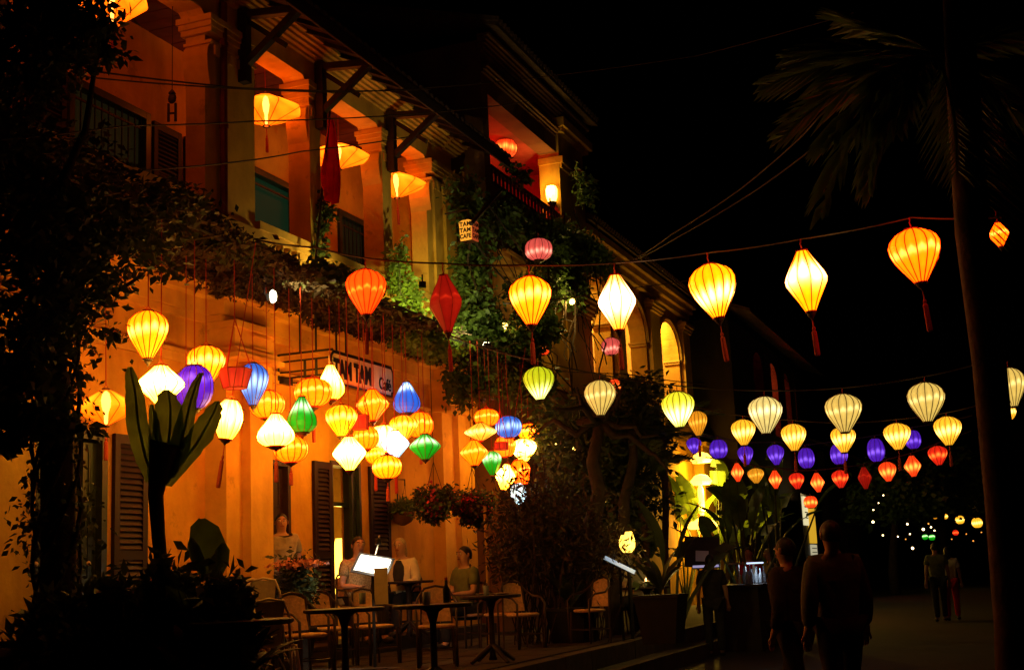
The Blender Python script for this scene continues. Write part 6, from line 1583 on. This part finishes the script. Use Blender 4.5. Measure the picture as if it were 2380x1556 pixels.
    for s in (-1, 1):
        MB().ball((s*.031, .090, .03), .0135, n=6, m=4).build('eye', M['eye'], hr); MB().ball((s*.031, .101, .03), .0068, n=6, m=4).build('iris', M['hair'], hr)
        MB().ball((s*.080, -.005, .012), .012, .022, .032, 6, 4).build('ear', M[skin], hr)
        MB().bar((s*.016, .104, .052), (s*.047, .094, .054), .010, .008).build('eyebrow', M[hair], hr)
    MB().bar((-.026, .092, -.042), (.026, .092, -.042), .012, .012).build('mouth', mat('lip_tone', (.32, .10, .07), .5), hr)
    hq = MB(); vs = []; fs = []
    for i in range(8):
        th = PI*.5*i/7*1.18
        for k in range(14):
            a = 2*PI*k/14; fr = max(0, math.sin(a)); tt = th*(1-.52*fr+.12*max(0, -math.sin(a))); rr = .094+.004*math.sin(5*a)
            vs.append((rr*.93*math.sin(tt)*math.cos(a), rr*1.1*math.sin(tt)*math.sin(a)-.006, .016+.118*math.cos(tt)))
    for i in range(7):
        for k in range(14): fs.append((i*14+k, (i+1)*14+k, (i+1)*14+(k+1) % 14, i*14+(k+1) % 14))
    hq.add(vs, fs)
    if long_hair: hq.ball((0, -.055, -.07), .085, .05, .13)
    hq.build('hair', M[hair], hr, True)
    return r
def thing_part(name, loc, parent, rz):
    o = bpy.data.objects.new(name, None); COL.objects.link(o); o.parent = parent; o.location = loc; o.rotation_euler = (0, 0, rz); o.empty_display_size = .05; return o
p = pz(655, 1300, 16.6, .65)
person('young man in a white shirt standing in the second cafe door', p, DEG(215), 'stand', 'dimmed_white', 'dark_cloth', 'hair', .55, scale=.98)
p = pz(828, 1330, 17.0, .65)
person('seated man in a speckled shirt beside the lit menu stand', p, DEG(238), 'sit', 'stripe_cloth', 'dark_cloth', 'hair', .5, scale=1.04, lean=.08, look=-.2)
p = pz(935, 1330, 18.7, .65)
person('seated fair haired woman in a dark top and pale cardigan', p, DEG(180), 'sit', 'cream_cloth', 'dark_cloth', 'hair_light', .95, scale=1.05, long_hair=True, lean=.05)
wm = [o for o in COL.objects if o.name.startswith('person') and 'fair hair' in o.get('label', '')][0]
MB().ball((0, .072, .52+.31), .115, .085, .21).build('dark_top', M['dark_cloth'], wm, True)
for (x, d, z, rz) in ((828, 17.0, .65, 238), (935, 18.7, .65, 180)):
    q = pz(x, 1330, d, z); q = q-Vector((0, 0, 0))
    put('r', Vector((q.x, q.y, z)), DEG(rz), 'rattan armchair under the seated '+('man' if x == 828 else 'woman'), GCH)
p = pz(1082, 1330, 18.6, TZ)
person('person in an olive top seated at the table past the cafe corner', p, DEG(150), 'sit', 'green_cloth', 'dark_cloth', 'hair', .6, scale=1.08)
put('r', p.copy(), DEG(150), 'rattan armchair under the person in olive', GCH)
p = pz(1488, 1330, 21.0, .05); person('person in pale clothes standing near the candle table in the garden', p, DEG(160), 'stand', 'white_cloth', 'dark_cloth', 'hair', .6, scale=.97)
p = pz(1440, 1330, 20.6, TZ); person('person in a light top sitting by the glowing tablet', p, DEG(-80), 'sit', 'cream_cloth', 'dark_cloth', 'hair', .6, lean=.2)
sq = thing('garden_stool', 'dark garden stool under the person by the tablet', 'stool', p); MB().lathe([(.15, .40), (.17, .42), (.17, .45), (.005, .45)], 12, close=False).build('seat', M['wood'], sq)
for k in range(4): MB().tube([(.12*math.cos(PI/4+k*PI/2), .12*math.sin(PI/4+k*PI/2), .41), (.16*math.cos(PI/4+k*PI/2), .16*math.sin(PI/4+k*PI/2), 0)], .014, 5).build('leg', M['wood'], sq)
p = pz(1742, 1330, 24.5, .05); person('person in a dark red top standing behind the bar counter', p, DEG(190), 'stand', 'red_cloth', 'dark_cloth', 'hair', .5, scale=.98)
p = pz(1652, 1330, 21.2, .0); person('person in dark clothes standing before the price board', p, DEG(10), 'stand', 'dark_cloth', 'dark_cloth', 'hair', .6, scale=.94)
p = pz(1790, 1330, 26, .0); person('person in a pale top standing by the banana plants', p, DEG(120), 'stand', 'cream_cloth', 'dark_cloth', 'hair_light', .6)
p = pz(1945, 1400, 10.4, 0); person('tall person in a pale shirt coloured dark olive as if unlit, walking away, nearest in the dark street', p, DEG(25), 'walk', 'shaded_pale', 'dark_cloth', 'hair', .98, scale=1.02)
p = pz(1836, 1400, 11.4, 0); person('person in a top coloured dark brown as if unlit, walking beside the tall one in the dark street', p, DEG(60), 'walk', 'bark', 'dark_cloth', 'hair', .98, scale=.96)  # dark top colour stands in for the missing street light
p = pz(2178, 1330, 29, 0); person('left of the far couple strolling down the dark street', p, DEG(10), 'walk', 'green_cloth', 'dark_cloth', 'hair', .5)
p = pz(2206, 1330, 29.3, 0); person('right of the far couple, in a pale top, strolling down the dark street', p, DEG(0), 'walk', 'white_cloth', 'red_cloth', 'hair', .5, long_hair=True, scale=.94)
